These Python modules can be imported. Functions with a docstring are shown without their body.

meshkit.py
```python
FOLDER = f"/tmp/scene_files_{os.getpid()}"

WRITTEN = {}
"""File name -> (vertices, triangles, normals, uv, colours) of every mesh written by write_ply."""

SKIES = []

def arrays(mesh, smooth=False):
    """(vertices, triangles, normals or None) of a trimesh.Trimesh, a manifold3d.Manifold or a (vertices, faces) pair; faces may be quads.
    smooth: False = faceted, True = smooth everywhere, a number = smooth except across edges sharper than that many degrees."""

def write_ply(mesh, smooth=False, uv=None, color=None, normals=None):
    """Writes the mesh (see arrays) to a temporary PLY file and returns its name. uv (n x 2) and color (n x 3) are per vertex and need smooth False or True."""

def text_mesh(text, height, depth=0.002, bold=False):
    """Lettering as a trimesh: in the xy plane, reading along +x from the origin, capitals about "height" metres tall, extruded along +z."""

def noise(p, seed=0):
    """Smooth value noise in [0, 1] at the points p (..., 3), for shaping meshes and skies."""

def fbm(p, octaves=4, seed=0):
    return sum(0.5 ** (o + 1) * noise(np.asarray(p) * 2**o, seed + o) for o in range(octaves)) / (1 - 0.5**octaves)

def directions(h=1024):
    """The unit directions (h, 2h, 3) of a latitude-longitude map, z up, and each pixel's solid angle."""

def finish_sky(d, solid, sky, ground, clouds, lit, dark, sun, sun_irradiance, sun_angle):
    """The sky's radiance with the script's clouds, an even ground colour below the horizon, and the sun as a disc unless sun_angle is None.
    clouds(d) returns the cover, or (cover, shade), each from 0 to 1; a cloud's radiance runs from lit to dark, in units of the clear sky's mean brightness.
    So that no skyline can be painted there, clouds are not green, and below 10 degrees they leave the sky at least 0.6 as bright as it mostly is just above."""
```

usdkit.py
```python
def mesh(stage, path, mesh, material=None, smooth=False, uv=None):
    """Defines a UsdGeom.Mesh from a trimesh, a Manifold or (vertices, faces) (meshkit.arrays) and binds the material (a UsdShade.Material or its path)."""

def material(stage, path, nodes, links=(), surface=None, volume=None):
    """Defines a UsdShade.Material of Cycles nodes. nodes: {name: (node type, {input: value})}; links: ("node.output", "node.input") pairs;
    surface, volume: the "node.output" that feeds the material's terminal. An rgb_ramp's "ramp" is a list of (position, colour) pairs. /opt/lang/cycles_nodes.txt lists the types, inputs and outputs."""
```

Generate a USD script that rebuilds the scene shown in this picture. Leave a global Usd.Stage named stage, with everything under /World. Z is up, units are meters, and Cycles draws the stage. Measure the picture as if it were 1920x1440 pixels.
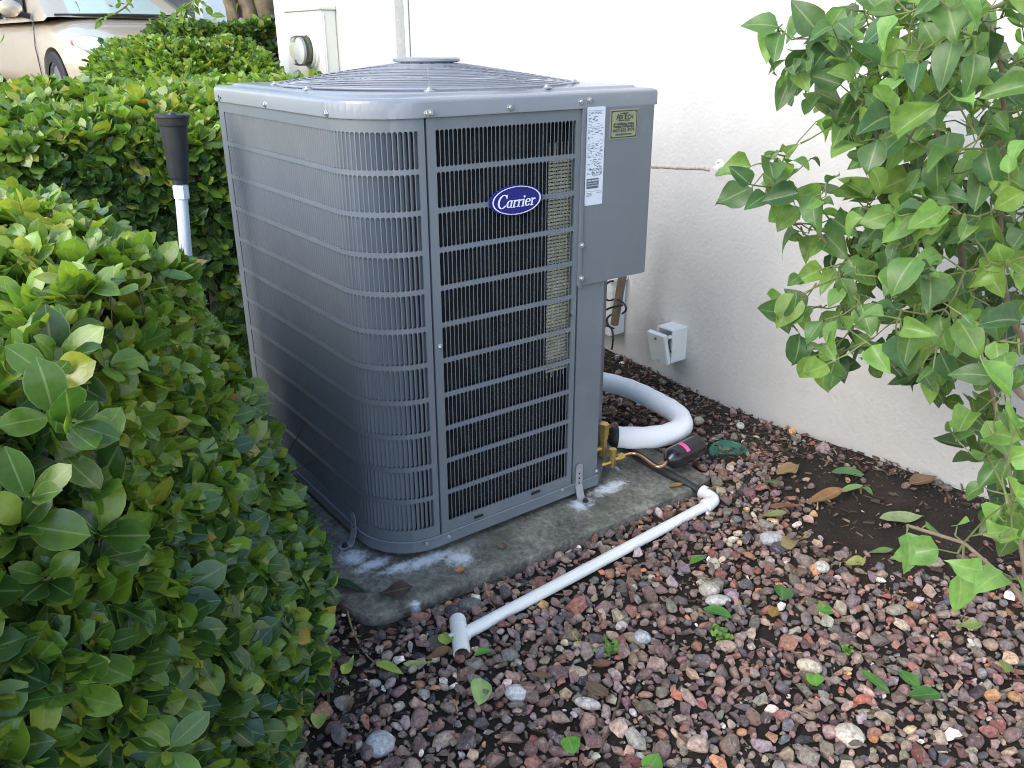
import math, random
import numpy as np, trimesh, shapely, usdkit, meshkit
import shapely.affinity as aff
from shapely.geometry import Polygon, LineString, Point, box as sbox
from manifold3d import Manifold, CrossSection
from scipy.spatial import cKDTree
from pxr import Usd, UsdGeom, UsdLux, UsdShade, Gf, Sdf, Vt

stage = Usd.Stage.CreateInMemory()
UsdGeom.SetStageUpAxis(stage, 'Z'); UsdGeom.SetStageMetersPerUnit(stage, 1.0)
world = UsdGeom.Xform.Define(stage, '/World'); stage.SetDefaultPrim(world.GetPrim())
UsdGeom.Scope.Define(stage, '/World/Looks')
random.seed(7); rng = np.random.default_rng(7)
PI = math.pi

# ------------------------------------------------------------------ camera
EYE = np.array([-0.84437, -1.67933, 1.28601]); YAW, PIT, ROLL, FPX = 0.639688, -0.386416, -0.001786, 1569.2
FW = np.array([math.sin(YAW) * math.cos(PIT), math.cos(YAW) * math.cos(PIT), math.sin(PIT)])
_r = np.cross(FW, [0, 0, 1]); _r /= np.linalg.norm(_r); _u = np.cross(_r, FW)
RT = math.cos(ROLL) * _r + math.sin(ROLL) * _u; UP = -math.sin(ROLL) * _r + math.cos(ROLL) * _u
cam = UsdGeom.Camera.Define(stage, '/World/camera')
cam.CreateHorizontalApertureAttr(36.0); cam.CreateVerticalApertureAttr(27.0)
cam.CreateFocalLengthAttr(36.0 * FPX / 1920); cam.CreateClippingRangeAttr((0.05, 1000.0))
cam.CreateExposureAttr(1.45)
_m = np.eye(4); _m[0, :3], _m[1, :3], _m[2, :3], _m[3, :3] = RT, UP, -FW, EYE
cam.AddTransformOp().Set(Gf.Matrix4d(*_m.ravel().tolist()))

# ------------------------------------------------------------------ sky and sun (hazy daylight: a broad soft sun from the upper left, behind the unit)
SUN = np.array([-0.86, -0.06, 0.60]); SUN /= np.linalg.norm(SUN)
dome = UsdLux.DomeLight.Define(stage, '/World/sky')
skym = usdkit.material(stage, '/World/Looks/sky', {
    'sky': ('sky_texture', {'sky_type': 'single_scattering', 'sun_disc': False, 'sun_elevation': math.asin(SUN[2]), 'sun_rotation': math.atan2(SUN[0], SUN[1]), 'aerosol_density': 0.9, 'ozone_density': 0.35}),
    'bg': ('background_shader', {'strength': 0.15})}, [('sky.color', 'bg.color')], surface='bg.background')
UsdShade.MaterialBindingAPI.Apply(dome.GetPrim()).Bind(skym)
dome.GetPrim().SetCustomDataByKey('kind', 'structure')
sun = UsdLux.DistantLight.Define(stage, '/World/sun')
sun.CreateIntensityAttr(0.27); sun.CreateAngleAttr(48.0); sun.CreateNormalizeAttr(True) if hasattr(sun, 'CreateNormalizeAttr') else None
sun.CreateColorAttr(Gf.Vec3f(1.0, 0.94, 0.86))
_z = SUN; _x = np.cross([0, 0, 1], _z); _x /= np.linalg.norm(_x); _y = np.cross(_z, _x)
_m = np.eye(4); _m[0, :3], _m[1, :3], _m[2, :3] = _x, _y, _z
sun.AddTransformOp().Set(Gf.Matrix4d(*_m.ravel().tolist()))

# ------------------------------------------------------------------ helpers
def ray(u, v):
    d = FW + (u - 960) / FPX * RT - (v - 720) / FPX * UP
    return d / np.linalg.norm(d)
def onz(u, v, z): d = ray(u, v); return EYE + (z - EYE[2]) / d[2] * d
def onx(u, v, x): d = ray(u, v); return EYE + (x - EYE[0]) / d[0] * d
def ony(u, v, y): d = ray(u, v); return EYE + (y - EYE[1]) / d[1] * d
def ont(u, v, t): return EYE + ray(u, v) * t
def proj(X):
    d = np.atleast_2d(X) - EYE; z = d @ FW
    return np.stack([960 + FPX * (d @ RT) / z, 720 - FPX * (d @ UP) / z, z], 1)

_names = {}
def numbered(parent, name):
    k = (parent, name); n = _names.get(k, 0); _names[k] = n + 1
    return f'{parent}/{name}' if n == 0 else f'{parent}/{name}_{n:03d}'
def tag(o, label=None, cat=None, group=None, kind=None):
    p = o.GetPrim() if hasattr(o, 'GetPrim') else o
    for k, v in (('label', label), ('category', cat), ('group', group), ('kind', kind)):
        if v: p.SetCustomDataByKey(k, v)
    return o
def path_of(parent):
    return '/World' if parent is None else str(parent.GetPath())
def obj(name, mesh, mat, parent=None, smooth=False, uv=None, col=None, label=None):
    if isinstance(mesh, list): mesh = trimesh.util.concatenate([m for m in mesh])
    m = usdkit.mesh(stage, numbered(path_of(parent), name), mesh, M[mat] if isinstance(mat, str) else mat, smooth=smooth, uv=uv)
    if col is not None:
        col = np.asarray(col, np.float32)
        n = len(m.GetPointsAttr().Get())
        if col.ndim == 1: col = np.tile(col, (n, 1))
        UsdGeom.PrimvarsAPI(m).CreatePrimvar('tint', Sdf.ValueTypeNames.Color3fArray, 'vertex').Set(Vt.Vec3fArray.FromNumpy(col))
    if label: tag(m, label)
    return m
def thing(name, label=None, cat=None, group=None, kind=None):
    return tag(UsdGeom.Xform.Define(stage, numbered('/World', name)), label, cat, group, kind)

def T(v, f): return trimesh.Trimesh(np.asarray(v, float), np.asarray(f, int), process=False)
def bx(a, b, bev=0.0):
    a, b = np.minimum(a, b), np.maximum(a, b)
    if bev <= 0:
        m = trimesh.creation.box(extents=b - a); m.apply_translation((a + b) / 2); return m
    pts = []
    for i in range(8):
        c = np.array([(a, b)[(i >> k) & 1][k] for k in range(3)]); s = np.array([1 - 2 * ((i >> k) & 1) for k in range(3)])
        for k in range(3):
            o = s * bev; o[k] = 0; pts.append(c + o)
    return trimesh.convex.convex_hull(np.array(pts))
def quad(p0, p1, p2, p3): return T([p0, p1, p2, p3], [[0, 1, 2], [0, 2, 3]])
def tube(pts, rad, n=10, caps=True):
    pts = np.asarray(pts, float); k = len(pts); rad = np.broadcast_to(np.asarray(rad, float), (k,))
    tg = np.gradient(pts, axis=0); tg /= np.linalg.norm(tg, axis=1, keepdims=True) + 1e-12
    a = np.cross(tg[0], [0, 0, 1.0]);
    if np.linalg.norm(a) < 1e-3: a = np.cross(tg[0], [1.0, 0, 0])
    V = []; ang = np.arange(n) * 2 * PI / n
    for i in range(k):
        a = a - tg[i] * (a @ tg[i]); a /= np.linalg.norm(a); b = np.cross(tg[i], a)
        V.append(pts[i] + rad[i] * (np.cos(ang)[:, None] * a + np.sin(ang)[:, None] * b))
    V = np.vstack(V); F = []
    j = np.arange(n); jn = (j + 1) % n
    for i in range(k - 1):
        F.append(np.stack([i * n + j, i * n + jn, (i + 1) * n + jn], 1)); F.append(np.stack([i * n + j, (i + 1) * n + jn, (i + 1) * n + j], 1))
    if caps:
        V = np.vstack([V, pts[0], pts[-1]]); c0, c1 = k * n, k * n + 1
        F.append(np.stack([np.full(n, c0), jn, j], 1)); F.append(np.stack([np.full(n, c1), (k - 1) * n + j, (k - 1) * n + jn], 1))
    return T(V, np.vstack(F))
def spline(pts, n):
    from scipy.interpolate import CubicSpline
    pts = np.asarray(pts, float); d = np.r_[0, np.cumsum(np.linalg.norm(np.diff(pts, axis=0), axis=1))]
    return CubicSpline(d, pts)(np.linspace(0, d[-1], n))
def lathe(p, d, prof, n=24):
    """prof: (distance along d, radius) pairs, turned about the axis from p along d"""
    d = np.asarray(d, float) / np.linalg.norm(d); p = np.asarray(p, float)
    a = np.cross(d, [0, 0, 1.0])
    if np.linalg.norm(a) < 1e-3: a = np.array([1.0, 0, 0])
    a /= np.linalg.norm(a); b = np.cross(d, a); ang = np.arange(n) * 2 * PI / n
    ring = np.cos(ang)[:, None] * a + np.sin(ang)[:, None] * b
    V = np.vstack([p + d * h + ring * max(r, 1e-5) for h, r in prof]); F = []; j = np.arange(n); jn = (j + 1) % n
    for i in range(len(prof) - 1):
        F += [np.stack([i * n + j, i * n + jn, (i + 1) * n + jn], 1), np.stack([i * n + j, (i + 1) * n + jn, (i + 1) * n + j], 1)]
    return T(V, np.vstack(F))
def ext(poly, h, M4=None):
    """extruded shapely polygon(s)"""
    ms = [trimesh.creation.extrude_polygon(g, h) for g in (poly.geoms if hasattr(poly, 'geoms') else [poly]) if g.area > 1e-10]
    m = trimesh.util.concatenate(ms)
    if M4 is not None: m.apply_transform(M4)
    return m
def front(o):
    """drawing plane (x right, y up, z out) to the plane facing -y at o"""
    m = np.eye(4); m[:3, 0] = [1, 0, 0]; m[:3, 1] = [0, 0, 1]; m[:3, 2] = [0, -1, 0]; m[:3, 3] = o; return m
def hexscrew(p, d, r=0.0055):
    d = np.asarray(d, float)
    return trimesh.util.concatenate([lathe(p, d, [(0, r * 1.5), (0.0012, r * 1.45), (0.0016, r), ], 14), lathe(p, d, [(0.001, r), (0.005, r), (0.006, r * .8), (0.006, 0)], 6)])
def smoothstep(x, a, b):
    t = np.clip((np.asarray(x, float) - a) / (b - a), 0, 1); return t * t * (3 - 2 * t)

# ------------------------------------------------------------------ materials
M = {}
def mat(name, nodes, links, surface='p.BSDF', volume=None):
    M[name] = usdkit.material(stage, '/World/Looks/' + name, nodes, links, surface=surface, volume=volume); return M[name]
def plain(name, color, rough=0.5, metal=0.0, var=0.12, scale=9.0, bump=0.0, bscale=200.0, spec=0.5, coat=0.0, dirt=None, dirt_scale=4.0, dirt_lo=0.55):
    c = np.array(color, float)
    nd = {'tc': ('texture_coordinate', {}), 'n': ('noise_texture', {'scale': scale, 'detail': 5.0, 'roughness': 0.6}),
          'r': ('rgb_ramp', {'ramp': [(0.3, c * (1 - var)), (0.7, np.minimum(c * (1 + var), 0.95))]}),
          'p': ('principled_bsdf', {'roughness': rough, 'metallic': metal, 'specular_ior_level': spec, 'coat_weight': coat})}
    ln = [('tc.object', 'n.vector'), ('n.fac', 'r.fac')]
    src = 'r.color'
    if dirt is not None:
        nd |= {'dn': ('noise_texture', {'scale': dirt_scale, 'detail': 7.0, 'roughness': 0.68}), 'dr': ('rgb_ramp', {'ramp': [(dirt_lo, (0, 0, 0)), (dirt_lo + .18, (1, 1, 1))]}),
               'dm': ('mix', {'color2': dirt})}
        ln += [('tc.object', 'dn.vector'), ('dn.fac', 'dr.fac'), ('dr.color', 'dm.fac'), (src, 'dm.color1')]; src = 'dm.color'
    ln.append((src, 'p.base_color'))
    if bump:
        nd |= {'bn': ('noise_texture', {'scale': bscale, 'detail': 4.0, 'roughness': 0.6}), 'b': ('bump', {'strength': bump, 'distance': 0.004})}
        ln += [('tc.object', 'bn.vector'), ('bn.fac', 'b.height'), ('b.normal', 'p.normal')]
    return mat(name, nd, ln)

plain('grey_paint', (0.140, 0.160, 0.185), 0.31, dirt=(0.175, 0.19, 0.205), dirt_scale=5.0, dirt_lo=0.56, metal=0.0, var=0.06, scale=3.0, bump=0.05, bscale=35.0, spec=0.62, coat=0.12)
plain('lid_paint', (0.225, 0.247, 0.285), 0.27, dirt=(0.29, 0.30, 0.31), dirt_scale=7.0, dirt_lo=0.58, var=0.05, scale=4.0, bump=0.04, bscale=25.0, spec=0.65, coat=0.2)
plain('galvanised', (0.36, 0.38, 0.41), 0.38, metal=0.35, var=0.15, scale=60.0)
plain('screw_metal', (0.55, 0.56, 0.57), 0.3, metal=0.9, var=0.1)
plain('wire_grey', (0.25, 0.27, 0.32), 0.28, var=0.05)
plain('coil_dark', (0.018, 0.019, 0.02), 0.6, var=0.3, scale=150.0, bump=0.5, bscale=400.0)
plain('coil_pale', (0.80, 0.74, 0.50), 0.6, var=0.2, scale=40.0)
plain('black_inside', (0.012, 0.012, 0.013), 0.7)
plain('black_rubber', (0.018, 0.018, 0.02), 0.55, var=0.3, bump=0.2, bscale=150.0)
plain('black_paint', (0.012, 0.012, 0.014), 0.16, var=0.2, spec=0.6)
plain('black_plastic', (0.022, 0.023, 0.026), 0.38, var=0.3, scale=20.0, dirt=(0.12, 0.12, 0.13), dirt_scale=9.0, dirt_lo=0.62)
plain('pvc', (0.80, 0.81, 0.78), 0.32, var=0.04, bump=0.03, bscale=60., dirt=(0.36, 0.32, 0.25), dirt_scale=16.0, dirt_lo=0.62)
plain('pvc_blue', (0.70, 0.76, 0.82), 0.35, var=0.05)
plain('white_wrap', (0.80, 0.82, 0.86), 0.55, var=0.03, scale=14.0, bump=0.25, bscale=45.0, dirt=(0.40, 0.41, 0.43), dirt_scale=11.0, dirt_lo=0.63)
plain('brass', (0.60, 0.44, 0.16), 0.3, metal=0.9, var=0.15, scale=60)
plain('copper', (0.78, 0.42, 0.24), 0.25, metal=0.95, var=0.2, scale=50)
plain('pink_sticker', (0.85, 0.10, 0.35), 0.5, var=0.05)
plain('navy', (0.018, 0.018, 0.16), 0.3, var=0.05)
plain('badge_white', (0.75, 0.76, 0.85), 0.4, var=0.02)
plain('label_paper', (0.62, 0.66, 0.76), 0.4, var=0.02)
plain('label_ink', (0.10, 0.11, 0.16), 0.5, var=0.05)
plain('plate_gold', (0.30, 0.31, 0.20), 0.4, metal=0.25, var=0.1, scale=30)
plain('plate_ink', (0.03, 0.04, 0.045), 0.5)
plain('green_plastic', (0.02, 0.13, 0.085), 0.45, var=0.25, scale=30, dirt=(0.05, 0.05, 0.045), dirt_scale=22.0, dirt_lo=0.6)
plain('box_white', (0.72, 0.73, 0.72), 0.45, var=0.05, bump=0.1, bscale=80.0, dirt=(0.33, 0.30, 0.25), dirt_scale=14.0, dirt_lo=0.68)
plain('tan_pipe', (0.17, 0.125, 0.085), 0.6, var=0.3, scale=14)
plain('meter_box', (0.66, 0.65, 0.58), 0.45, var=0.04)
plain('trim_paint', (0.70, 0.71, 0.70), 0.5, var=0.04)
plain('twig', (0.11, 0.075, 0.05), 0.8, var=0.35, scale=40)
plain('twig_pale', (0.36, 0.27, 0.14), 0.7, var=0.3, scale=40)
plain('twig_green', (0.13, 0.15, 0.05), 0.6, var=0.3, scale=40)
plain('bark', (0.20, 0.15, 0.10), 0.85, var=0.45, scale=14, bump=0.8, bscale=40.0)
plain('moss_thread', (0.30, 0.33, 0.27), 0.8, var=0.3, scale=30)
plain('root_fibre', (0.14, 0.07, 0.04), 0.9, var=0.4, scale=30)
plain('far_wall', (0.16, 0.18, 0.21), 0.7, var=0.1)
plain('far_shade', (0.05, 0.045, 0.045), 0.8, var=0.2)  # near-black colour stands for the shade under the overhang
plain('far_white', (0.66, 0.69, 0.74), 0.6, var=0.04)
plain('car_paint', (0.62, 0.53, 0.40), 0.28, metal=0.35, var=0.02, coat=1.0)
plain('tyre', (0.015, 0.015, 0.016), 0.7)
plain('rim', (0.35, 0.36, 0.38), 0.3, metal=0.8)
plain('car_dark', (0.02, 0.02, 0.022), 0.5)
plain('lamp_red', (0.5, 0.13, 0.08), 0.25)
plain('lamp_clear', (0.62, 0.66, 0.74), 0.12, coat=1.0)
mat('car_sky_glass', {'lw': ('fresnel', {'IOR': 2.6}), 'g': ('glossy_bsdf', {'color': (.90, 1, .98), 'roughness': 0.03}), 'd': ('transparent_bsdf', {'color': (.42, .55, .52)}), 'f': ('diffuse_bsdf', {'color': (.55, .66, .62)}), 'k': ('mix_closure', {'fac': .85}), 'm': ('mix_closure', {})},
    [('lw.fac', 'm.fac'), ('d.BSDF', 'k.closure1'), ('f.BSDF', 'k.closure2'), ('k.closure', 'm.closure1'), ('g.BSDF', 'm.closure2')], surface='m.closure')  # pale diffuse share paints in the bright sky reflection
mat('meter_glass', {'lw': ('fresnel', {'IOR': 1.45}), 'g': ('glossy_bsdf', {'color': (1, 1, 1), 'roughness': 0.05}), 'd': ('transparent_bsdf', {'color': (.9, .91, .84)}), 'm': ('mix_closure', {})},
    [('lw.fac', 'm.fac'), ('d.BSDF', 'm.closure1'), ('g.BSDF', 'm.closure2')], surface='m.closure')

# stucco: fine sprayed relief, faint stains
mat('stucco', {'tc': ('texture_coordinate', {}), 'n': ('noise_texture', {'scale': 2.2, 'detail': 6.0, 'roughness': 0.65}),
               'r': ('rgb_ramp', {'ramp': [(0.25, (0.49, 0.475, 0.445)), (0.6, (0.565, 0.55, 0.523)), (0.8, (0.595, 0.581, 0.555))]}),
               'n2': ('noise_texture', {'scale': 95.0, 'detail': 5.0, 'roughness': 0.62}), 'v': ('voronoi_texture', {'scale': 60.0, 'feature': 'smooth_f1', 'smoothness': .6}),
               'ad': ('math', {'math_type': 'multiply_add', 'value2': -0.6}), 'n3': ('noise_texture', {'scale': 9.0, 'detail': 3.0}), 'ad2': ('math', {'math_type': 'multiply_add', 'value2': .5}),
               'b': ('bump', {'strength': 0.5, 'distance': 0.0042}),
               'sp': ('noise_texture', {'scale': 46.0, 'detail': 3.0, 'roughness': .7}), 'spr': ('rgb_ramp', {'ramp': [(0.70, (1, 1, 1)), (0.78, (.45, .42, .38))]}), 'mu': ('mix', {'mix_type': 'multiply', 'fac': 0.8}),
               'p': ('principled_bsdf', {'roughness': 0.75, 'specular_ior_level': 0.25})},
    [('tc.object', 'n.vector'), ('tc.object', 'n2.vector'), ('tc.object', 'v.vector'), ('tc.object', 'n3.vector'), ('tc.object', 'sp.vector'), ('n.fac', 'r.fac'), ('v.distance', 'ad.value1'), ('n2.fac', 'ad.value3'),
     ('n3.fac', 'ad2.value1'), ('ad.value', 'ad2.value3'), ('ad2.value', 'b.height'), ('b.normal', 'p.normal'), ('sp.fac', 'spr.fac'), ('r.color', 'mu.color1'), ('spr.color', 'mu.color2'), ('mu.color', 'p.base_color')])
# weathered concrete, with white overspray where the strap feet were painted
PAINT = [(onz(662, 1045, 0)[:2], .05, .05), (onz(700, 1058, 0)[:2], .07, .03), (onz(800, 1050, 0)[:2], .11, .035), (onz(860, 1046, 0)[:2], .05, .055), (onz(750, 1062, 0)[:2], .07, .022), (onz(1090, 945, 0)[:2], .055, .042), (onz(1140, 915, 0)[:2], .09, .04), (onz(782, 1132, 0)[:2], .022, .02)]
nd = {'g': ('geometry', {}), 'n': ('noise_texture', {'scale': 7.0, 'detail': 8.0, 'roughness': 0.72}), 'n2': ('noise_texture', {'scale': 60.0, 'detail': 6.0, 'roughness': 0.75}),
      'r': ('rgb_ramp', {'ramp': [(0.36, (0.05, 0.048, 0.043)), (0.46, (0.115, 0.112, 0.098)), (0.54, (0.22, 0.215, 0.185)), (0.64, (0.37, 0.365, 0.31))]}),
      'mx': ('math', {'math_type': 'multiply_add', 'value2': 0.9}), 'sb': ('math', {'math_type': 'multiply', 'value2': 0.526}),
      'b': ('bump', {'strength': 0.7, 'distance': 0.004}), 'p': ('principled_bsdf', {'roughness': 0.85}), 'wm': ('mix', {'color2': (0.70, 0.73, 0.80)}),
      'gn': ('noise_texture', {'scale': 4.5, 'detail': 6.0, 'roughness': .7}), 'gr': ('rgb_ramp', {'ramp': [(0.50, (0, 0, 0)), (0.70, (.6, .6, .6))]}), 'gm': ('mix', {'color2': (0.13, 0.145, 0.10)}),
      'pn': ('noise_texture', {'scale': 38.0, 'detail': 8.0, 'roughness': 0.8})}
ln = [('g.position', 'n.vector'), ('g.position', 'n2.vector'), ('g.position', 'gn.vector'), ('g.position', 'pn.vector'), ('n2.fac', 'mx.value1'), ('n.fac', 'mx.value3'), ('mx.value', 'sb.value1'), ('sb.value', 'r.fac'),
      ('gn.fac', 'gr.fac'), ('gr.color', 'gm.fac'), ('r.color', 'gm.color1'), ('gm.color', 'wm.color1'), ('wm.color', 'p.base_color'), ('n2.fac', 'b.height'), ('b.normal', 'p.normal')]
prev = None
for i, (c, rx, ry) in enumerate(PAINT):
    nd |= {f'm{i}': ('mapping', {'location': (-c[0] / rx, -c[1] / ry, 0), 'scale': (1 / rx, 1 / ry, 0)}), f'l{i}': ('vector_math', {'vector_math_type': 'length', 'math_type': 'length'}),
           f's{i}': ('math', {'math_type': 'subtract', 'value1': 1.0})}
    ln += [('g.position', f'm{i}.vector'), (f'm{i}.vector', f'l{i}.vector1'), (f'l{i}.value', f's{i}.value2')]
    if prev is None: prev = f's{i}.value'
    else:
        nd[f'x{i}'] = ('math', {'math_type': 'maximum'}); ln += [(prev, f'x{i}.value1'), (f's{i}.value', f'x{i}.value2')]; prev = f'x{i}.value'
for k in [k for k in nd if k[0] == 'l' and k[1:].isdigit()]: nd[k] = ('vector_math', {'math_type': 'length'})
nd |= {'pa': ('math', {'math_type': 'multiply_add', 'value2': 2.6}), 'pr': ('rgb_ramp', {'ramp': [(0.36, (0, 0, 0)), (0.72, (1, 1, 1))]}), 'ps': ('math', {'math_type': 'multiply_add', 'value2': 0.55, 'value3': -.40})}
ln += [('pn.fac', 'pa.value1'), (prev, 'pa.value3'), ('pa.value', 'ps.value1'), ('ps.value', 'pr.fac'), ('pr.color', 'wm.fac')]
mat('concrete', nd, ln)
# soil and mulch
mat('soil', {'g': ('geometry', {}), 'n': ('noise_texture', {'scale': 5.0, 'detail': 8.0, 'roughness': 0.7}), 'n2': ('noise_texture', {'scale': 130.0, 'detail': 6.0, 'roughness': 0.75}), 'm': ('math', {'math_type': 'multiply_add', 'value2': 0.8}),
             'sc': ('math', {'math_type': 'multiply', 'value2': 0.56}), 'r': ('rgb_ramp', {'ramp': [(0.30, (0.010, 0.009, 0.008)), (0.48, (0.026, 0.021, 0.017)), (0.6, (0.055, 0.041, 0.031)), (0.75, (0.12, 0.09, 0.07))]}),
             'b': ('bump', {'strength': 0.9, 'distance': 0.008}), 'p': ('principled_bsdf', {'roughness': 0.9, 'specular_ior_level': 0.3})},
    [('g.position', 'n.vector'), ('g.position', 'n2.vector'), ('n2.fac', 'm.value1'), ('n.fac', 'm.value3'), ('m.value', 'sc.value1'), ('sc.value', 'r.fac'), ('r.color', 'p.base_color'), ('n2.fac', 'b.height'), ('b.normal', 'p.normal')])
# stones: own tint, mottled and veined
mat('stone', {'a': ('attribute', {'attribute': 'tint'}), 'g': ('geometry', {}), 'n': ('noise_texture', {'scale': 105.0, 'detail': 8.0, 'roughness': 0.75}), 'r': ('rgb_ramp', {'ramp': [(0.34, (0.45, 0.43, 0.42)), (0.50, (1, 1, 1)), (0.66, (1.6, 1.5, 1.42))]}),
              'mu': ('mix', {'mix_type': 'multiply', 'fac': 1.0}), 'n2': ('noise_texture', {'scale': 46.0, 'detail': 7.0, 'roughness': 0.72, 'distortion': 2.0}), 'r2': ('rgb_ramp', {'ramp': [(0.56, (0, 0, 0)), (0.66, (.7, .7, .7))]}),
              'mv': ('mix', {'color2': (0.47, 0.41, 0.37)}), 'b': ('bump', {'strength': 0.75, 'distance': 0.005}), 'p': ('principled_bsdf', {'roughness': 0.8, 'specular_ior_level': 0.22}),
              'n3': ('noise_texture', {'scale': 30.0, 'detail': 7.0, 'roughness': 0.75}), 'r3': ('rgb_ramp', {'ramp': [(0.46, (0, 0, 0)), (0.64, (.45, .45, .45))]}), 'md': ('mix', {'color2': (0.19, 0.15, 0.122)})},
    [('g.position', 'n3.vector'), ('n3.fac', 'r3.fac'), ('r3.color', 'md.fac'), ('mv.color', 'md.color1'), ('md.color', 'p.base_color'), ('g.position', 'n.vector'), ('g.position', 'n2.vector'), ('n.fac', 'r.fac'), ('a.color', 'mu.color1'), ('r.color', 'mu.color2'), ('n2.fac', 'r2.fac'), ('r2.color', 'mv.fac'), ('mu.color', 'mv.color1'),
     ('n.fac', 'b.height'), ('b.normal', 'p.normal')])
mat('litter', {'a': ('attribute', {'attribute': 'tint'}), 'g': ('geometry', {}), 'n': ('noise_texture', {'scale': 120.0, 'detail': 5.0}), 'r': ('rgb_ramp', {'ramp': [(0.3, (.5, .5, .5)), (0.7, (1.35, 1.3, 1.25))]}), 'mu': ('mix', {'mix_type': 'multiply', 'fac': 1.0}),
               'p': ('principled_bsdf', {'roughness': 0.75})}, [('g.position', 'n.vector'), ('n.fac', 'r.fac'), ('a.color', 'mu.color1'), ('r.color', 'mu.color2'), ('mu.color', 'p.base_color')])
# leaves: own tint, paler midrib and rim, mottling; light passes through
def leafmat(name, rough, trans, rim, spec, spots=0.0):
    nd = {'a': ('attribute', {'attribute': 'tint'}), 'tc': ('texture_coordinate', {}), 'sx': ('separate_xyz', {}),
          'rr': ('rgb_ramp', {'ramp': [(0.0, (rim,) * 3), (0.045, (0,) * 3), (0.455, (0,) * 3), (0.49, (.38,) * 3), (0.51, (.38,) * 3), (0.545, (0,) * 3), (0.955, (0,) * 3), (1.0, (rim,) * 3)]}),
          'wm': ('mix', {'color2': (0.36, 0.42, 0.20)}), 'g': ('geometry', {}), 'n': ('noise_texture', {'scale': 38.0, 'detail': 5.0, 'roughness': .65}), 'r': ('rgb_ramp', {'ramp': [(0.3, (.72, .74, .72)), (0.7, (1.25, 1.22, 1.2))]}),
          'mu': ('mix', {'mix_type': 'multiply', 'fac': 1.0}), 'wv': ('noise_texture', {'scale': 7.0, 'detail': 3.0}),
          'b': ('bump', {'strength': 0.22, 'distance': 0.002}), 'p': ('principled_bsdf', {'roughness': rough, 'specular_ior_level': spec}), 't': ('translucent_bsdf', {}), 'tm': ('mix', {'mix_type': 'multiply', 'fac': 1.0, 'color2': (1.5, 1.7, .55)}), 'm': ('mix_closure', {'fac': trans})}
    ln = [('tc.UV', 'sx.vector'), ('sx.x', 'rr.fac'), ('g.position', 'n.vector'), ('n.fac', 'r.fac'), ('a.color', 'mu.color1'), ('r.color', 'mu.color2'), ('rr.color', 'wm.fac'), ('mu.color', 'wm.color1'), ('wm.color', 'p.base_color'),
          ('tc.UV', 'wv.vector'), ('wv.fac', 'b.height'), ('b.normal', 'p.normal'), ('wm.color', 'tm.color1'), ('tm.color', 't.color'), ('p.BSDF', 'm.closure1'), ('t.BSDF', 'm.closure2')]
    if spots:
        nd |= {'sn': ('noise_texture', {'scale': 90.0, 'detail': 4.0, 'roughness': .7}), 'sr': ('rgb_ramp', {'ramp': [(1 - spots, (0, 0, 0)), (1 - spots + .05, (1, 1, 1))]}), 'sm': ('mix', {'color2': (0.05, 0.04, 0.02)})}
        ln = [l for l in ln if l != ('wm.color', 'p.base_color')] + [('g.position', 'sn.vector'), ('sn.fac', 'sr.fac'), ('sr.color', 'sm.fac'), ('wm.color', 'sm.color1'), ('sm.color', 'p.base_color')]
    mat(name, nd, ln, surface='m.closure')
leafmat('hedge_leaf', 0.26, 0.22, 0.34, 0.6, spots=0.24)
leafmat('bush_leaf', 0.40, 0.24, 0.10, 0.4, spots=0.27)
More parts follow.
